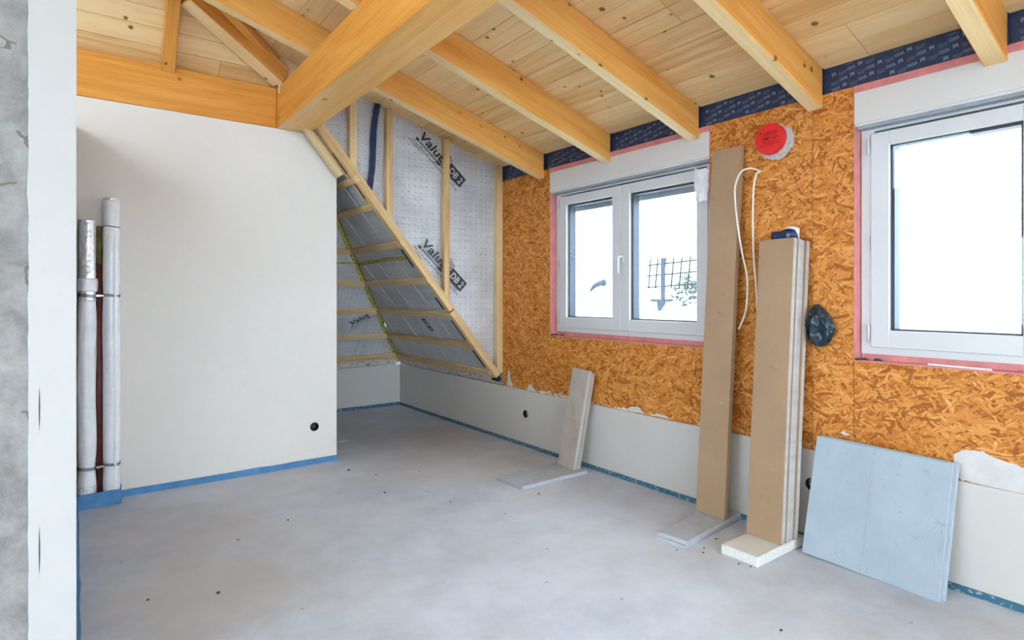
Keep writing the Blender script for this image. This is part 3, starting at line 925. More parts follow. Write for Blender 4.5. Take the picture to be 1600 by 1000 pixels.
wsb = link('ceiling_back_slope', foil_mesh('ceiling_back_slope', [(-0.4, 0), (3.13, 0), (hipx(VT), VT), (-0.4, VT)], 0.06, 0.012, 1), FB, None, M['foil'])
struct(wsb, 'silver foil covered back roof slope crossed by wooden battens in the alcove')
wsr = link('ceiling_right_slope', foil_mesh('ceiling_right_slope', [(-YB, 0), (-4.41, 0), (-4.41, VT), (-(YB - VT * CT), VT)], 0.06, 0.012, 2), FR, None, M['foil'])
struct(wsr, 'silver foil covered right roof slope crossed by wooden battens in the alcove')
FC = frame((0, 4.415, 0), (1, 0, 0), (0, -1, 0))              # dormer cheek: u = X, v = Z
chk = link('wall_cheek', foil_mesh('wall_cheek', [(3.14, 0.5), (3.14, 2.50), (1.43, zdeck(1.43)), (1.43, 2.60)], 0.04, 0.022, 3), FC, None, M['foil'])
struct(chk, 'triangular silver foil end wall of the dormer with wooden studs')
# rear sheathing keeps daylight out behind the foils
bm = bmesh.new()
def sheet(bm, pts, n, t):
    n = Vector(n)
    a = [bm.verts.new(Vector(p) + n * 0.05) for p in pts]; b = [bm.verts.new(Vector(p) + n * (0.05 + t)) for p in pts]
    bm.faces.new(a); bm.faces.new(b[::-1])
    for i in range(len(pts)): bm.faces.new([a[i], b[i], b[(i+1) % len(pts)], a[(i+1) % len(pts)]])
def P(F, u, v): return F @ Vector((u, v, 0))
sheet(bm, [P(FB, -0.6, -0.1), P(FB, 3.2, -0.1), P(FB, hipx(VT), VT), P(FB, -0.6, VT)], nb, 0.05)
sheet(bm, [P(FR, -YB - 0.06, -0.1), P(FR, -4.47, -0.1), P(FR, -4.47, VT), P(FR, -(YB - VT * CT), VT)], (ST, 0, CT), 0.05)
sheet(bm, [(3.40, 4.42, 0.4), (3.40, 4.42, 2.62), (1.2, 4.42, 3.12), (1.2, 4.42, 2.8)], (0, 1, 0), 0.03)
bm_box(bm, 0.9, 1.75, 4.82, 4.95, 2.70, 3.2); bm_box(bm, 1.62, 1.75, 4.47, 4.95, 2.56, 3.2); bm_box(bm, 0.9, 1.75, 4.51, 4.95, 3.16, 3.3)  # unseen boxes added to block daylight leaking in at the roof corner
me = bm_mesh('roof_sheathing', bm); me.materials.append(M['batten'])
struct(link('roof_sheathing', me), 'unseen roof sheathing behind the silver foil with added light-blocking boxes')

# battens (each one a part of the slope it is screwed to)
BZ = [0.615, 0.87, 1.155, 1.445, 1.745, 2.035, 2.225]
for i, z in enumerate(BZ):
    v = (z - Z0) / ST
    hx = hipx(v)
    hy = YB - v * CT
    wdt = 0.055
    # right slope: along Y from the rail to the hip
    a = FR @ Vector((-hy + 0.01, v, 0.022)); b = FR @ Vector((-4.408, v, 0.022))
    obox('batten', (a + b) / 2, b - a, (-ST, 0, -CT), ((b - a).length, wdt, 0.034), M['batten'], wsr, 0.002)
    a = FB @ Vector((-0.3, v, 0.022)); b = FB @ Vector((hx - 0.01, v, 0.022))
    obox('batten', (a + b) / 2, b - a, -nb, ((b - a).length, wdt, 0.034), M['batten'], wsb, 0.002)
# foil bulges over the rafters behind: pale strips running up the slope
for F, us, par in ((FR, (-5.95, -5.45, -5.12, -4.72), wsr), (FB, (2.55, 2.0), wsb)):
    for u in us:
        lim = (YB + u) / CT if F is FR else (3.13 - u) / CT
        v1 = min(lim - 0.03, VT - 0.05)
        if v1 < 0.1: continue
        a = F @ Vector((u, 0.03, 0.006)); b = F @ Vector((u, v1, 0.006))
        zz = Vector((F[0][2], F[1][2], F[2][2]))
        obox('foil_lap', (a + b) / 2, b - a, zz, ((b - a).length, 0.035, 0.004), M['pipe_foil'] if False else M['foil'], par)
# hip tape and cross tape
for F, par, sgn in ((FR, wsr, 1), (FB, wsb, -1)):
    pts = []
    for v in [VT * k / 24 for k in range(25)]:
        u = -(YB - v * CT) if F is FR else hipx(v)
        pts.append((u, v))
    w = 0.05
    poly = [(p[0] + 0.002 * sgn, p[1]) for p in pts] + [(p[0] + sgn * (w + 0.012 * noise.noise((p[1] * 6, sgn, 2))), p[1]) for p in pts[::-1]]
    prism('hip_tape', poly, 0.002, F @ Matrix.Translation((0, 0, 0.016)), M['yellow'], par)
for F, par, u0, u1 in ((FR, wsr, -5.55, -4.47), (FB, wsb, 1.2, 2.22)):
    v = (1.63 - Z0) / ST
    top = []; bot = []
    for k in range(21):
        t = k / 20
        u = u0 + (u1 - u0) * t
        d = 0.014 * noise.noise((u * 3, 0, 4)) + (0.012 * t if F is FR else 0)
        hw = 0.021 if F is FR else 0.012
        top.append((u, v + d + hw)); bot.append((u, v + d - hw))
    prism('yellow_tape', bot + top[::-1], 0.002, F @ Matrix.Translation((0, 0, 0.017)), M['yellow'], par)
# printed band at the foot of the slopes
prism('edge_band', [(-YB + 0.02, -0.035), (-4.42, -0.035), (-4.42, 0.055), (-YB + 0.05, 0.055)], 0.002, FR @ Matrix.Translation((0, 0, 0.020)), M['edge_tape'], wsr)
prism('edge_band', [(1.0, -0.035), (3.09, -0.035), (3.07, 0.055), (1.0, 0.055)], 0.002, FB @ Matrix.Translation((0, 0, 0.020)), M['edge_tape'], wsb)

# studs and sloping rails of the cheek
def zrail(x): return 1.925 + (2.0 - x) * 1.225
for (xa, xb) in ((1.691, 1.747), (1.996, 2.047), (2.525, 2.577)):
    xm = (xa + xb) / 2
    z0, z1 = zrail(xm) - 0.02, zdeck(xb) - 0.002
    wbox('stud', xa, xb, YC, 4.408, z0, z1, M['batten'], chk, 0.002, along='z')
wbox('stud', 3.076, 3.1385, YC, 4.408, 0.60, zdeck(3.13) - 0.002, M['batten'], chk, 0.002, along='z')
rail_n = Vector((0, -1, 0))
for (x0, x1, dz) in ((1.40, 2.60, 0.0), (2.603, 3.09, -0.012)):
    a = Vector((x0, YC + 0.028, zrail(x0) + dz)); b = Vector((x1, YC + 0.028, zrail(x1) + dz))
    obox('sloping_rail', (a + b) / 2 + V(0, -0.002, 0), b - a, rail_n, ((b - a).length, 0.062, 0.056), M['batten'], chk, 0.002)
# second rail a little lower, beside the partition
a = Vector((1.38, 4.47, zrail(1.38) - 0.10)); b = Vector((1.66, 4.47, zrail(1.66) - 0.10))
obox('sloping_rail', (a + b) / 2, b - a, rail_n, ((b - a).length, 0.05, 0.06), M['batten'], chk, 0.002)
# batten ends let into the rail
for z in BZ[1:]:
    xx = 3.13 - (z - Z0) / SP
    p = FR @ Vector((-4.372, (z - Z0) / ST, 0.022))
    obox('batten_end', p, (0, 1, 0), (-ST, 0, -CT), (0.05, 0.05, 0.034), M['batten'], chk, 0.002)
# dark gap strips of navy tape along the rail
for za, zb_ in ((2.27, 2.42), (2.09, 2.20), (1.56, 1.70), (1.20, 1.30), (0.92, 1.10), (0.66, 0.82)):
    xa, xb = 3.13 - (za - Z0) / SP, 3.13 - (zb_ - Z0) / SP
    a = FR @ Vector((-4.46, (za - Z0) / ST, 0.016)); b = FR @ Vector((-4.46 - 0.0, (zb_ - Z0) / ST, 0.016))
    obox('gap_tape', (a + b) / 2, b - a, (-ST, 0, -CT), ((b - a).length, 0.026, 0.004), M['navy'], wsr)
# navy tape over a foil joint, wandering down the cheek
L_, R_ = [], []
for k in range(13):
    t = k / 12
    uc = 1.935 - 0.075 * t - 0.01 * math.sin(t * 6); vz = 2.84 - 0.70 * t
    hw = 0.026 + 0.005 * noise.noise((t * 8, 0, 0))
    L_.append((uc - hw, vz)); R_.append((uc + hw, vz))
prism('joint_tape', L_ + R_[::-1], 0.002, FC @ Matrix.Translation((0, 0, 0.024)), M['navy'], chk)
p = Print2D()
for k in range(6):
    p.text('VANA', (1.945 - 0.01 * k, 2.82 - 0.11 * k), math.radians(-96), 0.014, 0.04)
p.build('tape_print', FC @ Matrix.Translation((0, 0, 0.0245)), M['tape_ink'], chk)
# lump of black tape at the foot of the rail
bm = bmesh.new()
bmesh.ops.create_icosphere(bm, subdivisions=3, radius=0.05)
for v in bm.verts:
    v.co *= 1 + 0.3 * noise.noise(v.co * 30)
    v.co.x *= 0.5; v.co.z *= 0.55; v.co.y *= 1.5
link('black_tape', bm_mesh('black_tape', bm, True), Matrix.Translation((3.115, 4.43, 0.545)), chk, M['black'])

# lettering on the foil
def foil_print(F, o, deg, scale, par, lift=0.03, parts='VLD'):
    a = math.radians(deg); c, q = math.cos(a), math.sin(a)
    at = lambda s_, n_: (o[0] + (c * s_ - q * n_) * scale, o[1] + (q * s_ + c * n_) * scale)
    p = Print2D()
    if 'V' in parts:
        p.text('Valut', at(0, 0), a, 0.078 * scale, 0.29 * scale, 0.03, shear=0.18)
        p.quad(at(0.0, -0.035), a, 0.035 * scale, 0.022 * scale)
        for k in range(9): p.quad(at(0.05 + 0.022 * k, -0.032), a, 0.013 * scale, 0.015 * scale)
        p.quad(at(0.25, -0.035), a, 0.05 * scale, 0.02 * scale)
    if 'L' in parts:
        # roof-shaped double outline round the last letters
        def bar(s0, n0, s1, n1, t=0.007):
            d = math.hypot(s1 - s0, n1 - n0); b_ = math.atan2(n1 - n0, s1 - s0)
            p.quad(at(s0, n0), a + b_, d * scale, t * scale)
        for k in (0, 0.02):
            bar(0.24 + k, 0.085 + k * 0.5, 0.30, 0.115 - k); bar(0.30, 0.115 - k, 0.365 - k, 0.085 - k * 0.5); bar(0.365 - k, 0.085 - k * 0.5, 0.36 - k, -0.02 + k)
            bar(0.27, -0.02 + k * 0.8, 0.36 - k, -0.03 + k)
    if 'D' in parts:
        # framed DB 2: dark frame, the last field filled
        for (s0, n0, w_, h_) in ((0.37, -0.02, 0.19, 0.009), (0.37, 0.069, 0.19, 0.009), (0.37, -0.02, 0.008, 0.098), (0.552, -0.02, 0.008, 0.098)):
            p.quad(at(s0, n0), a, w_ * scale, h_ * scale)
        p.quad(at(0.378, -0.011), a, 0.174 * scale, 0.080 * scale)
    for k in range(14):
        p.quad(at(-0.02 + k * 0.042, -0.062 - 0.004 * (k % 2)), a, 0.034 * scale, 0.006 * scale)
    p.quad(at(-0.05, -0.085), a, 0.15 * scale, 0.005 * scale)
    p.build('foil_print', F, M['ink'], par, lift)
    if 'D' in parts:
        w = Print2D()
        w.text('DB 2', at(0.392, -0.002), a, 0.062 * scale, 0.148 * scale, 0.02, shear=0.1)
        w.build('foil_print', F, M['foil'], par, lift + 0.001)
foil_print(FC, (2.290, 2.640), -41.5, 1.0, chk)
foil_print(FC, (2.312, 1.742), -43.5, 1.0, chk)
foil_print(FB, (2.36, 0.60), 38, 0.75, wsb, 0.022, 'V')
foil_print(FR, (-5.05, 1.02), -82, 0.8, wsr, 0.022, 'D')
foil_print(FR, (-5.22, 1.98), 60, 0.7, wsr, 0.022, 'D')

# ------------------------------------------------------------------ blue edge strips round the floor
def strip(name, pts, h, t, mat, label, wob=0.003):
    """thin upstand along a polyline (x, y), slightly wavy"""
    bm = bmesh.new()
    P_ = []
    for (a, b) in zip(pts, pts[1:]):
        a = Vector((*a, 0)); b = Vector((*b, 0))
        n = max(2, int((b - a).length / 0.06))
        for k in range(n): P_.append(a.lerp(b, k / n))
    P_.append(Vector((*pts[-1], 0)))
    o0 = P_[0].copy()
    ra = []
    for i, p_ in enumerate(P_):
        d = (P_[min(i+1, len(P_)-1)] - P_[max(i-1, 0)]).normalized()
        s = Vector((d.y, -d.x, 0))
        hh = (h(i / len(P_)) if callable(h) else h) * (1 + 0.10 * noise.noise((i * 0.35, h(0) if callable(h) else h, 5)))
        e = s * (t + wob * (1 + noise.noise((i * 0.3, 2, 1))))
        e2 = s * (t + wob * (1 + noise.noise((i * 0.3, 7, 4))))
        q_ = p_ - o0
        ra.append([bm.verts.new(q_ + V(0, 0, 0)), bm.verts.new(q_ + e), bm.verts.new(q_ + e2 + V(0, 0, hh)), bm.verts.new(q_ + V(0, 0, hh))])
    for a, b in zip(ra, ra[1:]):
        for k in range(4): bm.faces.new([a[k], a[(k+1) % 4], b[(k+1) % 4], b[k]])
    bm.faces.new(ra[0]); bm.faces.new(ra[-1][::-1])
    o = link(name, bm_mesh(name, bm), Matrix.Translation(o0), None, mat)
    return struct(o, label)
strip('trim_1', [(0.232, YP - 0.0005), (1.664, YP - 0.0005)], 0.042, 0.008, M['blue_foam'], 'bright blue foam edge strip along the foot of the partition')
strip('trim_2', [(0.012, YP - 0.14), (0.225, YP - 0.128), (0.228, YP - 0.008)], 0.088, 0.006, M['blue_foam'], 'tall blue foam edge strip folded around the two wrapped pipes', 0.002)
strip('trim_3', [(0.0025, YJ), (0.0025, 4.44)], lambda t: 0.06 + 0.03 * t, 0.006, M['blue_foam'], 'blue foam edge strip along the left concrete wall', 0.006)
strip('trim_4', [(XK - 0.0005, YB - 0.01), (XK - 0.0005, YR)], 0.030, 0.007, M['blue_foam_dusty'], 'dusty blue foam edge strip along the window wall', 0.002)
strip('trim_5', [(-0.3, YB - 0.0005), (XK - 0.01, YB - 0.0005)], 0.035, 0.007, M['blue_foam_dusty'], 'dusty blue foam edge strip along the back knee wall', 0.002)

# ------------------------------------------------------------------ wrapped pipes in the corner
def sleeve(name, z0, z1, r0, amp, seed, mat, parent, cx, cy, pinch=(), nz=70, n=28, fine=0.0):
    bm = bmesh.new()
    rings = []
    for i in range(nz + 1):
        z = z0 + (z1 - z0) * i / nz
        ring = []
        pf = 1.0
        for pz, pw, pa in pinch: pf -= pa * math.exp(-((z - pz) / pw) ** 2)
        for k in range(n):
            a = 2 * PI * k / n
            ca, sa = math.cos(a), math.sin(a)
            d = amp * noise.noise((ca * 1.2, sa * 1.2 + z * 2.2, seed)) + amp * 0.5 * noise.noise((ca * 3, sa * 3, z * 6 + seed)) + fine * noise.noise((ca * 9, sa * 9, z * 60 + seed))
            ring.append(bm.verts.new(((r0 * pf + d) * ca, (r0 * pf + d) * sa, z)))
        rings.append(ring)
    for a, b in zip(rings, rings[1:]):
        for k in range(n): bm.faces.new([a[k], a[(k+1) % n], b[(k+1) % n], b[k]])
    bm.faces.new(rings[-1]); bm.faces.new(rings[0][::-1])
    return link(name, bm_mesh(name, bm, True), Matrix.Translation((cx, cy, 0)), parent, mat)
def band(cx, cy, z, r, parent, mat='steel', t=0.0032):
    pts = [V(cx + r * math.cos(2*PI*k/28), cy + r * math.sin(2*PI*k/28), z + 0.003 * math.sin(4*PI*k/28)) for k in range(29)]
    return tube('wire_band', pts, t, M[mat], parent, 6)
cy = 4.478
p1 = empty('insulated_pipe', (0.056, cy, 0)); tag(p1, 'shorter white foil wrapped pipe with crumpled silver top, next to the left wall edge', 'pipe', 'wrapped pipes in the corner')
sleeve('sleeve', 0.0, 1.30, 0.048, 0.006, 2, M['pipe_wrap'], p1, 0.056, cy, ((1.30, 0.08, 0.12), (0.235, 0.07, 0.12)))
sleeve('foil_collar', 1.27, 1.772, 0.044, 0.003, 5, M['pipe_foil'], p1, 0.060, cy, (), 60, 28, 0.004)
sleeve('loose_flap', 1.33, 1.41, 0.051, 0.010, 8, M['pipe_wrap'], p1, 0.058, cy - 0.004, (), 10, 28, 0.004)
sleeve('foil_foot', 0.0, 0.13, 0.046, 0.004, 12, M['pipe_foil'], p1, 0.057, cy - 0.004, (), 20, 28, 0.005)
for z in (1.298, 1.308, 0.232, 0.243): band(0.057, cy, z, 0.0475, p1)
p2 = empty('insulated_pipe', (0.182, cy, 0)); tag(p2, 'taller smooth white foil wrapped pipe, right of the brown pipe', 'pipe', 'wrapped pipes in the corner')
sleeve('sleeve', 0.0, 1.905, 0.0465, 0.003, 21, M['pipe_wrap'], p2, 0.182, cy, ((1.738, 0.03, 0.07), (1.303, 0.06, 0.07), (0.24, 0.05, 0.07)), 90)
sleeve('foil_rim', 1.885, 1.918, 0.044, 0.003, 31, M['pipe_foil'], p2, 0.182, cy, (), 8, 28, 0.004)
band(0.182, cy, 1.738, 0.0445, p2)
for z in (1.300, 1.309, 0.240, 0.250): band(0.182, cy, z, 0.0455, p2)
wbox('seam_strip', 0.196, 0.1965 + 0.010, cy - 0.0475, cy - 0.0435, 0.10, 1.70, M['pipe_wrap'], p2)
p3 = empty('waste_pipe', (0.119, 4.50, 0)); tag(p3, 'thin dark brown pipe between the two white wrapped pipes', 'pipe')
cyl_obj('pipe_body', (0.119, 4.515, 0.75), (0, 0, 1), 0.026, 1.50, 20, M['brown'], p3)
cyl_obj('pipe_end', (0.119, 4.515, 1.62), (0, 0, 1), 0.025, 0.24, 20, M['olive'], p3)
for z in (1.304, 0.241):
    s_ = wbox('clamp_link', 0.098, 0.142, cy - 0.034, cy - 0.020, z - 0.006, z + 0.006, M['steel_light'], p3, 0.003)
    cyl_obj('clamp_screw', (0.113, cy - 0.036, z), (0, 1, 0), 0.007, 0.012, 8, M['steel_light'], s_)

# ------------------------------------------------------------------ red cap on the strand board
CY_, CZ_ = 1.765, 2.180
cap = empty('duct_cap', (XO, CY_, CZ_)); tag(cap, 'red round plastic cap with lettering on the strand board', 'cap')
bm = bmesh.new()
n = 48; prof = [(0.085, 0.0), (0.087, 0.004), (0.087, 0.030), (0.0845, 0.034), (0.001, 0.034)]
rings = [[bm.verts.new((r * math.cos(2*PI*k/n), r * math.sin(2*PI*k/n), h)) for k in range(n)] for r, h in prof]
for a, b in zip(rings, rings[1:]):
    for k in range(n): bm.faces.new([a[k], a[(k+1) % n], b[(k+1) % n], b[k]])
bm.faces.new(rings[-1])
FCAP = frame((XO, CY_, CZ_), (0, -1, 0), (-1, 0, 0))
me = bm_mesh('cap_disc', bm)
link('cap_disc', me, FCAP, cap, M['red'])
p = Print2D()
al = math.radians(3)
for k in range(8): p.quad((-0.032 + 0.0105 * k, 0.026 + 0.0006 * k), al, 0.006, 0.010)
p.quad((-0.045, 0.019), al, 0.10, 0.003)
p.poly([(0, 1), (1, 1), (0.5, 0)], (-0.058, 0.028), al, 0.014)
p.text('AMF-60', (-0.043, -0.009), al, 0.021, 0.090, 0.02)
for k in range(8): p.quad((-0.036 + 0.0098 * k, -0.026 + 0.0005 * k), al, 0.0055, 0.009)
p.quad((-0.060, -0.038), al, 0.125, 0.003)
p.build('cap_lettering', FCAP @ Matrix.Translation((0, 0, 0.034)), M['red_dark'], cap, 0.0008)
pts = []
for k in range(40):
    a = 2 * PI * k / 40
    r = 0.104 + 0.012 * noise.noise((math.cos(a) * 3, math.sin(a) * 3, 1)) + 0.006 * noise.noise((math.cos(a) * 11, math.sin(a) * 11, 4))
    pts.append((CY_ - 0.022 - r * math.cos(a), CZ_ - 0.016 + r * math.sin(a) * 0.95))
mr = smear('mortar_ring', pts, 0.008, seed=11, mat='mortar', rough=0.003, parent=None, sub=2)
tag(mr, 'rough white mortar smeared behind the red cap', 'mortar')

# ------------------------------------------------------------------ leaning boards and the slabs below them
def lean(name, bot, top, width, t, mats, label, cat, group, yrot=0.0, edge=None, bevel=0.0015):
    """board with its front bottom centre at bot and front top centre at top"""
    bot = Vector(bot); top = Vector(top)
    up = top - bot
    L = up.length
    m = frame(bot, up, (-1, 0, 0.0))
    # local x up the board, z towards the room
    zz = Vector((m[0][2], m[1][2], m[2][2]))
    m.translation = (bot + top) / 2 - zz * t / 2
    me = box_mesh(name, (L, width, t), mats[0], bevel)
    if len(mats) > 1:
        me = me.copy(); me.materials.append(mats[1])
        for p_ in me.polygons:
            if abs(p_.normal.z) < 0.5: p_.material_index = 1
    o = link(name, me, m)
    tag(o, label, cat, group)
    return o
# short board by the far window
fs = wbox('insulation_slab', 2.405, 3.005, 3.105, 3.400, 0.0, 0.026, M['grey_foam'], None, 0.003)
tag(fs, 'thin grey foam slab on the floor under the short leaning board', 'slab', 'grey foam slabs on the floor')
wbox('rebate', 2.392, 2.405, 3.11, 3.395, 0.0, 0.010, M['grey_foam'], fs)
sb_ = lean('gypsum_offcut', (2.925, 3.262, 0.027), (3.045, 3.222, 0.752), 0.172, 0.034, (M['board_pale'], M['board_core']), 'short grey gypsum board offcut leaning on the wall below the far window', 'board', None)
m = world_of(sb_)
s2 = link('rear_layer', box_mesh('rear_layer', (0.72, 0.172, 0.034), M['board_pale'], 0.0015), m @ Matrix.Translation((-0.004, -0.004, -0.0355)), sb_)
p = Print2D()
zg_ = [(0.13, -0.01), (0.10, 0.012), (0.095, -0.012), (0.07, 0.008), (0.05, -0.014), (0.045, 0.012), (0.02, 0.0), (0.0, -0.018), (-0.02, 0.006), (-0.05, -0.006)]
vs_ = []
for (qx, qy) in zg_: vs_ += [(qx, qy), (qx + 0.0035, qy + 0.0015)]
p.add(vs_, [(2*i, 2*i+1, 2*i+3, 2*i+2) for i in range(len(zg_) - 1)], (-0.02, -0.015), 0.25, 1, 1)
p.build('pencil_note', m @ Matrix.Translation((0, 0, 0.0172)), M['pencil'], sb_, 0.0003)
# tall board
def slab_rot(name, c, size, deg, mat, label, cat, group):
    o = obox(name, c, (math.cos(math.radians(deg)), math.sin(math.radians(deg)), 0), (0, 0, 1), size, mat, None, 0.003)
    tag(o, label, cat, group)
    return o
g2 = slab_rot('insulation_slab', (2.818, 2.000, 0.0175), (0.60, 0.178, 0.035), 6, M['grey_foam'], 'grey foam slab on the floor under the tallest leaning board', 'slab', 'grey foam slabs on the floor')
m = world_of(g2)
link('rebate', box_mesh('rebate', (0.014, 0.17, 0.015), M['grey_foam']), m @ Matrix.Translation((-0.307, 0, -0.010)), g2)
lean('gypsum_strip', (2.937, 2.030, 0.036), (3.086, 2.020, 2.175), 0.188, 0.036, (M['board'], M['board']), 'tallest beige gypsum board strip leaning beside the far window', 'board', 'beige gypsum board strips')
# stack of four
sty = wbox('polystyrene_slab', 2.612, 3.065, 1.540, 1.742, 0.0, 0.050, M['styro'], None, 0.006)
tag(sty, 'white polystyrene slab on the floor under the stack of board strips', 'slab')
lb4 = ['beige gypsum board strip at the front of the stack on white polystyrene',
       'second gypsum board strip from the front of the stack, pale edge showing',
       'third gypsum board strip from the front of the stack, pale edge showing',
       'rearmost gypsum board strip of the stack, nearest the strand board']
dyb = [0.0, -0.006, -0.002, -0.012]
for k in range(4):
    off = 0.036 * k
    lean('gypsum_strip', (2.842 + off, 1.646 + dyb[k], 0.0515), (2.985 + off, 1.655 + dyb[k], 1.605 - 0.004 * k), 0.192, 0.0335, (M['board'], M['board_core']), lb4[k], 'board', 'beige gypsum board strips')
# large blue-grey boards
def big(off, dy, dz, label):
    return lean('insulation_board', (2.940 + off, 1.204 + dy, 0.004 + dz), (3.074 + off, 1.192 + dy, 0.574 + dz), 0.585, 0.020, (M['blue_board'], M['grey_foam']), label, 'board', 'square blue-grey boards')
big(0.0, 0.0, 0.0, 'front square blue-grey scuffed board leaning on the wall under the nearer window')
big(0.0215, -0.014, 0.002, 'rear square blue-grey board showing only its edge behind the front one')

# navy film and white paper tucked on the stack
film = empty('film_scrap', (3.06, 1.64, 1.60)); tag(film, 'scrap of navy printed film with white back on top of the board stack', 'film')
def ribbon(name, pts, h, mat, parent, t=0.002):
    """standing ribbon: pts (x,y,zbottom,ztop)"""
    bm = bmesh.new()
    A = [[bm.verts.new((x, y, z0)), bm.verts.new((x, y, z1)), bm.verts.new((x + t, y, z1)), bm.verts.new((x + t, y, z0))] for x, y, z0, z1 in pts]
    for a, b in zip(A, A[1:]):
        for k in range(4): bm.faces.new([a[k], a[(k+1) % 4], b[(k+1) % 4], b[k]])
    bm.faces.new(A[0]); bm.faces.new(A[-1][::-1])
    return link(name, bm_mesh(name, bm, True), None, parent, mat)
ribbon('film_face', [(3.045 + 0.006 * math.sin(k * 0.7), 1.717 - 0.0145 * k, 1.602, 1.648 + 0.004 * math.sin(k * 0.45) + (0.012 * math.sin(PI * (k - 4) / 6) if k > 4 else 0) - (0.022 if k > 9 else 0)) for k in range(11)], 0, M['navy_film'], film)
ribbon('film_back', [(3.055 + 0.006 * math.sin(k * 0.7), 1.715 - 0.0145 * k, 1.602, 1.651 + (0.022 * math.sin(PI * (k - 3) / 8) if k > 3 else 0)) for k in range(11)], 0, M['paper'], film)
pr_ = Print2D(); pr_.quad((0, 0), 0, 0.018, 0.018)
pr_.build('film_print', frame((3.0375, 1.628, 1.616), (0, -1, 0), (-1, 0, 0)), M['tape_ink'], film)

# dark teal pouch hanging behind the stack
bm = bmesh.new()
bmesh.ops.create_icosphere(bm, subdivisions=5, radius=1.0)
for v in bm.verts:
    p_ = v.co.copy()
    # crumpled sack: folds running down, a deep crease round a hollow on the room side
    r_c = math.hypot(p_.y * 1.15 + 0.22, p_.z * 0.75 + 0.30)
    crease = math.exp(-((r_c - 0.62) / 0.13) ** 2) * 0.42 * max(0, -p_.x)
    hollow = max(0, 1 - r_c / 0.45) * 0.45 * max(0, -p_.x)
    rid = sum(a_ * (0.35 - abs(noise.noise(V(p_.x * f_, p_.y * f_ * 1.3, p_.z * f_ * 0.7) + V(f_, 2, 5)))) for a_, f_ in ((0.55, 2.1), (0.34, 4.3), (0.15, 9.0)))
    w = 1.0 + rid + 0.20 * noise.noise(p_ * 1.7 + V(3, 1, 7)) + 0.20 * (0.4 - abs(noise.noise(V(p_.x * 2, p_.y * 3.4, p_.z * 2.2) + V(2, 2, 2)))) + crease - hollow
    top = 1.0 - 0.42 * max(0, p_.z) ** 1.5
    v.co = V(p_.x * 0.040 * w, p_.y * 0.062 * (w * 0.5 + 0.5) * top * (1 - 0.1 * p_.z) + 0.018 * max(0, p_.z), p_.z * 0.105 * (0.8 + 0.2 * w))
tp = link('teal_pouch', bm_mesh('teal_pouch', bm, True), Matrix.Translation((3.094, 1.478, 1.150)), None, M['teal'])
tag(tp, 'dark teal crumpled pouch hanging between the board stack and strand board', 'pouch')

# white cable loop
cb = tube('cable_loop', spline([(3.138, 1.834, 2.012), (3.10, 1.842, 2.022), (3.06, 1.86, 2.025), (3.035, 1.895, 2.005), (3.03, 1.925, 1.93), (3.03, 1.925, 1.84), (3.035, 1.915, 1.72), (3.045, 1.892, 1.55), (3.055, 1.868, 1.42), (3.06, 1.868, 1.31), (3.068, 1.885, 1.21), (3.075, 1.93, 1.11)], 8), 0.0052, M['cable'])
tag(cb, 'white cable looping down beside the tallest leaning board', 'cable')
tube('cable_strand', spline([(3.136, 1.832, 2.010), (3.10, 1.838, 1.99), (3.085, 1.846, 1.90), (3.09, 1.852, 1.70), (3.095, 1.85, 1.52), (3.10, 1.835, 1.30), (3.105, 1.825, 1.0)], 8), 0.0052, M['cable'], cb)
# translucent film stuck at the window corner
bm = bmesh.new()
nu, nv = 16, 26
gr = []
for j in range(nv + 1):
    row_ = []
    for i in range(nu + 1):
        u, v_ = i / nu, j / nv
        wd = 0.115 * (1 - 0.25 * v_)
        y_ = 2.285 - 0.012 * v_ - u * wd
        z_ = 2.105 - 0.215 * v_ - 0.02 * u * (1 - v_) - 0.012 * noise.noise((u * 3, v_, 9))
        x_ = 3.138 + 0.016 * noise.noise((u * 2.5, v_ * 3.0, 1)) + 0.010 * noise.noise((u * 8, v_ * 9, 3)) - 0.02 * math.sin(PI * u)
        row_.append(bm.verts.new((x_, y_, z_)))
    gr.append(row_)
for j in range(nv):
    for i in range(nu): bm.faces.new([gr[j][i], gr[j][i+1], gr[j+1][i+1], gr[j+1][i]])
pb = link('plastic_film', bm_mesh('plastic_film', bm, True), None, None, M['film'])
tag(pb, 'crumpled translucent white film stuck on the right corner of the far window', 'film')
# white sticks on the nearer sill
st1 = obox('sill_stick', (3.150, 0.90, 0.986), (0, 1, 0.01), (0, 0, 1), (0.235, 0.014, 0.008), M['paper'], None, 0.001)
tag(st1, 'thin white plastic stick lying on the nearer window sill', 'stick')
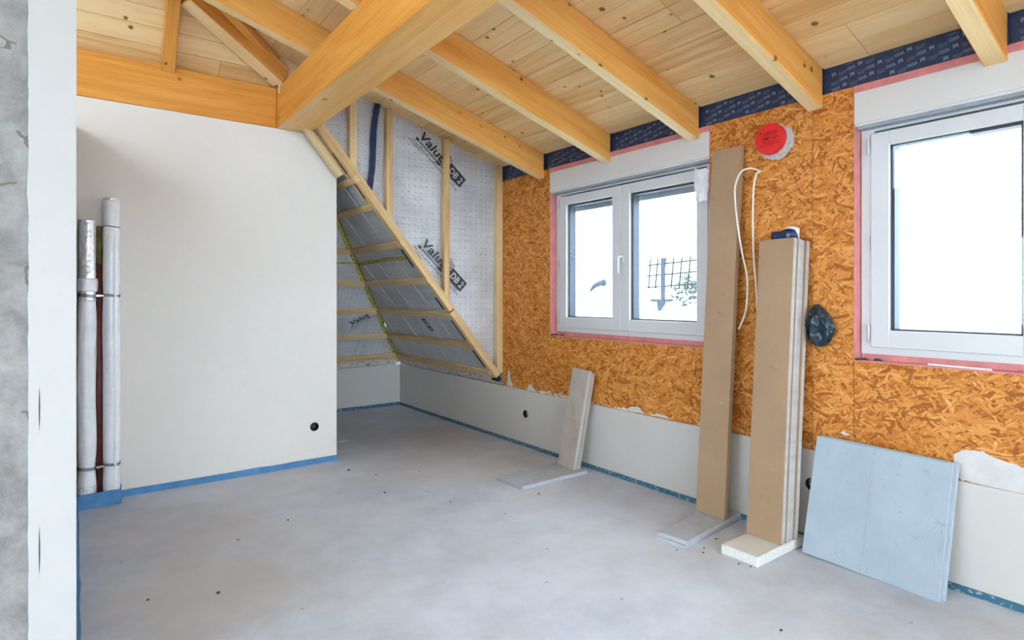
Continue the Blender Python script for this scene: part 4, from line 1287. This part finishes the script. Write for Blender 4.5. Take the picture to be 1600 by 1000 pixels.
# scrap of paper and crumbs on the floor
sc_ = prism('paper_scrap', [(-0.05, -0.03), (0.02, -0.04), (0.06, 0.0), (0.03, 0.03), (-0.02, 0.02)], 0.003, Matrix.Translation((1.91, 5.12, 0.004)), M['paper'])
tag(sc_, 'small white paper scrap on the floor behind the partition edge', 'paper')
bm = bmesh.new(); bmesh.ops.create_icosphere(bm, subdivisions=1, radius=1.0)
for v in bm.verts: v.co *= 1 + 0.3 * noise.noise(v.co * 2)
cm = bm_mesh('crumb', bm); cm.materials.append(M['crumb'])
for (x_, y_, s_) in ((0.501, 2.824, 0.008), (0.248, 2.938, 0.006), (1.636, 4.235, 0.009), (1.64, 3.61, 0.007), (2.442, 2.981, 0.007), (0.989, 3.502, 0.006), (0.695, 3.376, 0.005),
                     (2.55, 1.80, 0.005), (2.60, 1.83, 0.005), (2.47, 1.90, 0.004), (2.58, 1.62, 0.005), (2.60, 1.57, 0.005), (2.2, 1.2, 0.006), (1.75, 4.0, 0.006), (2.05, 3.9, 0.005), (1.9, 3.2, 0.005), (2.75, 1.86, 0.006)):
    c_ = link('debris_crumb', cm, Matrix.Translation((x_, y_, s_ * 0.4)) @ Matrix.Rotation(x_ * 40, 4, 'Z') @ Matrix.Diagonal((s_ * 1.3, s_, s_ * 0.6, 1)))
    tag(c_, 'tiny dark crumb of rubble on the concrete floor', 'crumb', 'crumbs scattered on the floor')

# ------------------------------------------------------------------ rest of the attic (behind and left of the camera)
bm = bmesh.new()                                    # unseen rear gable: glazed floor to roof to add daylight, between two piers
OX0, OX1, OZ = -4.3, 2.9, 2.40
bm_box(bm, XL - 0.3, OX0, YR - 0.3, YR, 0, 2.45); bm_box(bm, OX1, 3.4, YR - 0.3, YR, 0, 2.45)
me = bm_mesh('wall_rear', bm); me.materials.append(M['plaster'])
struct(link('wall_rear', me), 'white gable wall piers beside the glazing behind the camera')
d1 = empty('door_1', (-0.1, YR - 0.15, 0)); struct(d1, 'unseen white framed gable glazing added behind the camera for daylight')
NB = 6
zg = lambda x: (zdeck(x) if x > RIDGE else zdeck(2 * RIDGE - x)) - 0.02
for k in range(NB):
    x0 = OX0 + (OX1 - OX0) * k / NB; x1 = OX0 + (OX1 - OX0) * (k + 1) / NB
    fb = bmesh.new()
    bm_box(fb, x0, x0 + 0.05, YR - 0.2, YR - 0.12, 0, min(zg(x0), zg(x0 + 0.05))); bm_box(fb, x1 - 0.05, x1, YR - 0.2, YR - 0.12, 0, min(zg(x1), zg(x1 - 0.05)))
    bm_box(fb, x0 + 0.05, x1 - 0.05, YR - 0.2, YR - 0.12, 0, 0.08); bm_box(fb, x0 + 0.05, x1 - 0.05, YR - 0.2, YR - 0.12, OZ - 0.04, OZ + 0.04)
    me = bm_mesh('door_leaf', fb); me.materials.append(M['pvc'])
    lf = link('door_leaf', me, None, d1)
    xs_ = [x0, x1] if not (x0 < RIDGE < x1) else [x0, RIDGE, x1]
    prism('pane', [(x0, 0.05), (x1, 0.05)] + [(q_, zg(q_)) for q_ in xs_[::-1]], 0.006, frame((0, YR - 0.157, 0), (1, 0, 0), (0, -1, 0)), M['glass'], lf)
bm = bmesh.new()                                    # opposite eaves wall with unseen openings added for daylight
LW = [(-5.9, -3.6), (-3.0, -0.5), (0.1, 2.6)]
bm_box(bm, XL - 0.25, XL, YR, 4.7, 0, 0.8); bm_box(bm, XL - 0.25, XL, YR, 4.7, 2.25, 2.6)
ed = [YR] + [v for w in LW for v in w] + [4.7]
for a, b in zip(ed[0::2], ed[1::2]): bm_box(bm, XL - 0.25, XL, a, b, 0.8, 2.25)
me = bm_mesh('wall_opposite', bm); me.materials.append(M['plaster'])
struct(link('wall_opposite', me), 'white eaves wall with added windows on the far left, outside the photo')
for i, (a, b) in enumerate(LW):
    r_ = empty('window_%d' % (4 + i), (XL - 0.1, (a + b) / 2, 0.8)); struct(r_, 'unseen white framed window added in the eaves wall for daylight')
    fb = bmesh.new()
    for (y0, y1, z0, z1) in ((a, a + 0.07, 0.8, 2.25), (b - 0.07, b, 0.8, 2.25), (a + 0.07, b - 0.07, 0.8, 0.87), (a + 0.07, b - 0.07, 2.18, 2.25), ((a + b) / 2 - 0.05, (a + b) / 2 + 0.05, 0.87, 2.18)):
        bm_box(fb, XL - 0.16, XL - 0.09, y0, y1, z0, z1)
    me = bm_mesh('window_frame', fb); me.materials.append(M['pvc'])
    link('window_frame', me, None, r_)
    wbox('pane', XL - 0.128, XL - 0.122, a + 0.07, b - 0.07, 0.87, 2.18, M['glass'], r_)
for i, (a, b) in enumerate(SKY):
    r_ = empty('window_%d' % (7 + i), ((SX0 + SX1) / 2, (a + b) / 2, zl((SX0 + SX1) / 2))); struct(r_, 'unseen roof window added in the opposite roof slope for daylight')
    fb = bmesh.new()
    for (x0, x1, y0, y1) in ((SX0, SX0 + 0.06, a, b), (SX1 - 0.06, SX1, a, b), (SX0 + 0.06, SX1 - 0.06, a, a + 0.06), (SX0 + 0.06, SX1 - 0.06, b - 0.06, b)):
        slab(fb, x0, x1, y0, y1, zl, 0.03, 0.14)
    me = bm_mesh('window_frame', fb); me.materials.append(M['pvc']); link('window_frame', me, None, r_)
    fb = bmesh.new(); slab(fb, SX0 + 0.06, SX1 - 0.06, a + 0.06, b - 0.06, zl, 0.10, 0.106)
    me = bm_mesh('pane', fb); me.materials.append(M['glass']); link('pane', me, None, r_)
struct(prism('wall_rear_left', [(XL - 0.25, 0), (-0.5, 0), (-0.5, 2.555), (-0.9, 2.555), (-0.9, 3.70), (XL - 0.25, 2.6)], 0.1, frame((0, 4.562, 0), (1, 0, 0), (0, -1, 0)), M['plaster']), 'white wall closing the room left of the concrete wall')

# ------------------------------------------------------------------ outside: ground, white parapet with post and wire mesh, street lamp, tree
gd = wbox('ground', -150, 220, -150, 220, -4.6, -4.5, M['ground'])
struct(gd, 'pale ground far below the windows')
wp = wbox('parapet', 5.6, 6.4, 3.4, 6.4, -4.5, 1.11, M['outwhite'])
struct(wp, 'white parapet of the neighbouring building outside the far window')
nt_ = empty('guard_post', (6.0, 4.86, 1.11)); tag(nt_, 'blue-grey steel guard post carrying a wire mesh outside the far window', 'post')
wbox('pole', 5.98, 6.02, 4.808, 4.852, 1.20, 1.79, M['post'], nt_)
wbox('cross_bar', 5.985, 6.015, 4.70, 5.02, 1.228, 1.268, M['post'], nt_)
prism('foot_bracket', [(-0.09, 0.13), (0.035, 0.13), (0.035, 0.09), (-0.04, 0.0), (-0.075, 0.0)], 0.03, frame((6.0, 4.845, 1.111), (0, -1, 0), (-1, 0, 0)), M['post'], nt_)
wm_ = bmesh.new()
def wire(a, b, r=0.011): bm_tube(wm_, [V(*a), V(*b)], r, 5)
for k in range(7):
    y_ = 5.06 - 0.125 * k
    wire((6.03, y_ + 0.045 if k else y_ + 0.03, 1.40), (6.03, y_, 1.79))
for k, z_ in enumerate((1.425, 1.575, 1.715)):
    wire((6.035, 5.12, z_ - 0.01), (6.035, 4.25, z_ + 0.03))
me = bm_mesh('wire_mesh', wm_, True); me.materials.append(M['wire'])
link('wire_mesh', me, None, nt_)
# street lamp far away
lp = empty('street_lamp', (14.0, 14.35, -4.5)); tag(lp, 'distant grey street lamp head seen through the far window', 'street lamp')
bm = bmesh.new()
bm_tube(bm, spline([(14.0, 13.65, 1.95 - 0.20), (14.0, 13.85, 1.94 - 0.20), (14.0, 14.15, 1.84 - 0.2), (14.0, 14.35, 1.66 - 0.2)], 6), lambda t: 0.105 * (1 - t) ** 0.6 + 0.02 if t > 0.04 else 0.07, 10)
link('lamp_head', bm_mesh('lamp_head', bm, True), None, lp, M['post'])
tube('lamp_arm', spline([(14.0, 14.33, 1.47), (14.0, 14.55, 1.25), (14.0, 14.68, 1.0), (14.0, 14.72, 0.4), (14.0, 14.72, -4.5)], 6), 0.022, M['outwhite'], lp)
# distant tree behind the mesh
tr_ = empty('distant_tree', (16.0, 11.9, -4.5)); tag(tr_, 'faint green tree behind the wire mesh outside the far window', 'tree')
cyl_obj('trunk', (16.0, 11.9, -2.1), (0, 0, 1), 0.12, 4.8, 10, M['outwhite'], tr_)
bm = bmesh.new()
rt = random.Random(5)
for k in range(260):
    a = rt.uniform(0, 2*PI); rr_ = rt.uniform(0, 1) ** 0.6
    c = V(16 + 0.5 * rr_ * math.cos(a), 11.9 + 0.55 * rr_ * math.sin(a), 1.45 + rt.uniform(-0.6, 0.65) * (1 - 0.5 * rr_))
    s_ = rt.uniform(0.06, 0.12)
    d1_ = V(rt.uniform(-1, 1), rt.uniform(-1, 1), rt.uniform(-1, 1)).normalized(); d2_ = d1_.orthogonal()
    bm.faces.new([bm.verts.new(c - d1_ * s_), bm.verts.new(c + d2_ * s_ * 0.5), bm.verts.new(c + d1_ * s_), bm.verts.new(c - d2_ * s_ * 0.5)])
me = bpy.data.meshes.new('foliage'); bm.to_mesh(me); bm.free()
fo = link('foliage', me, None, tr_, M['leaf']); fo['kind'] = 'stuff'
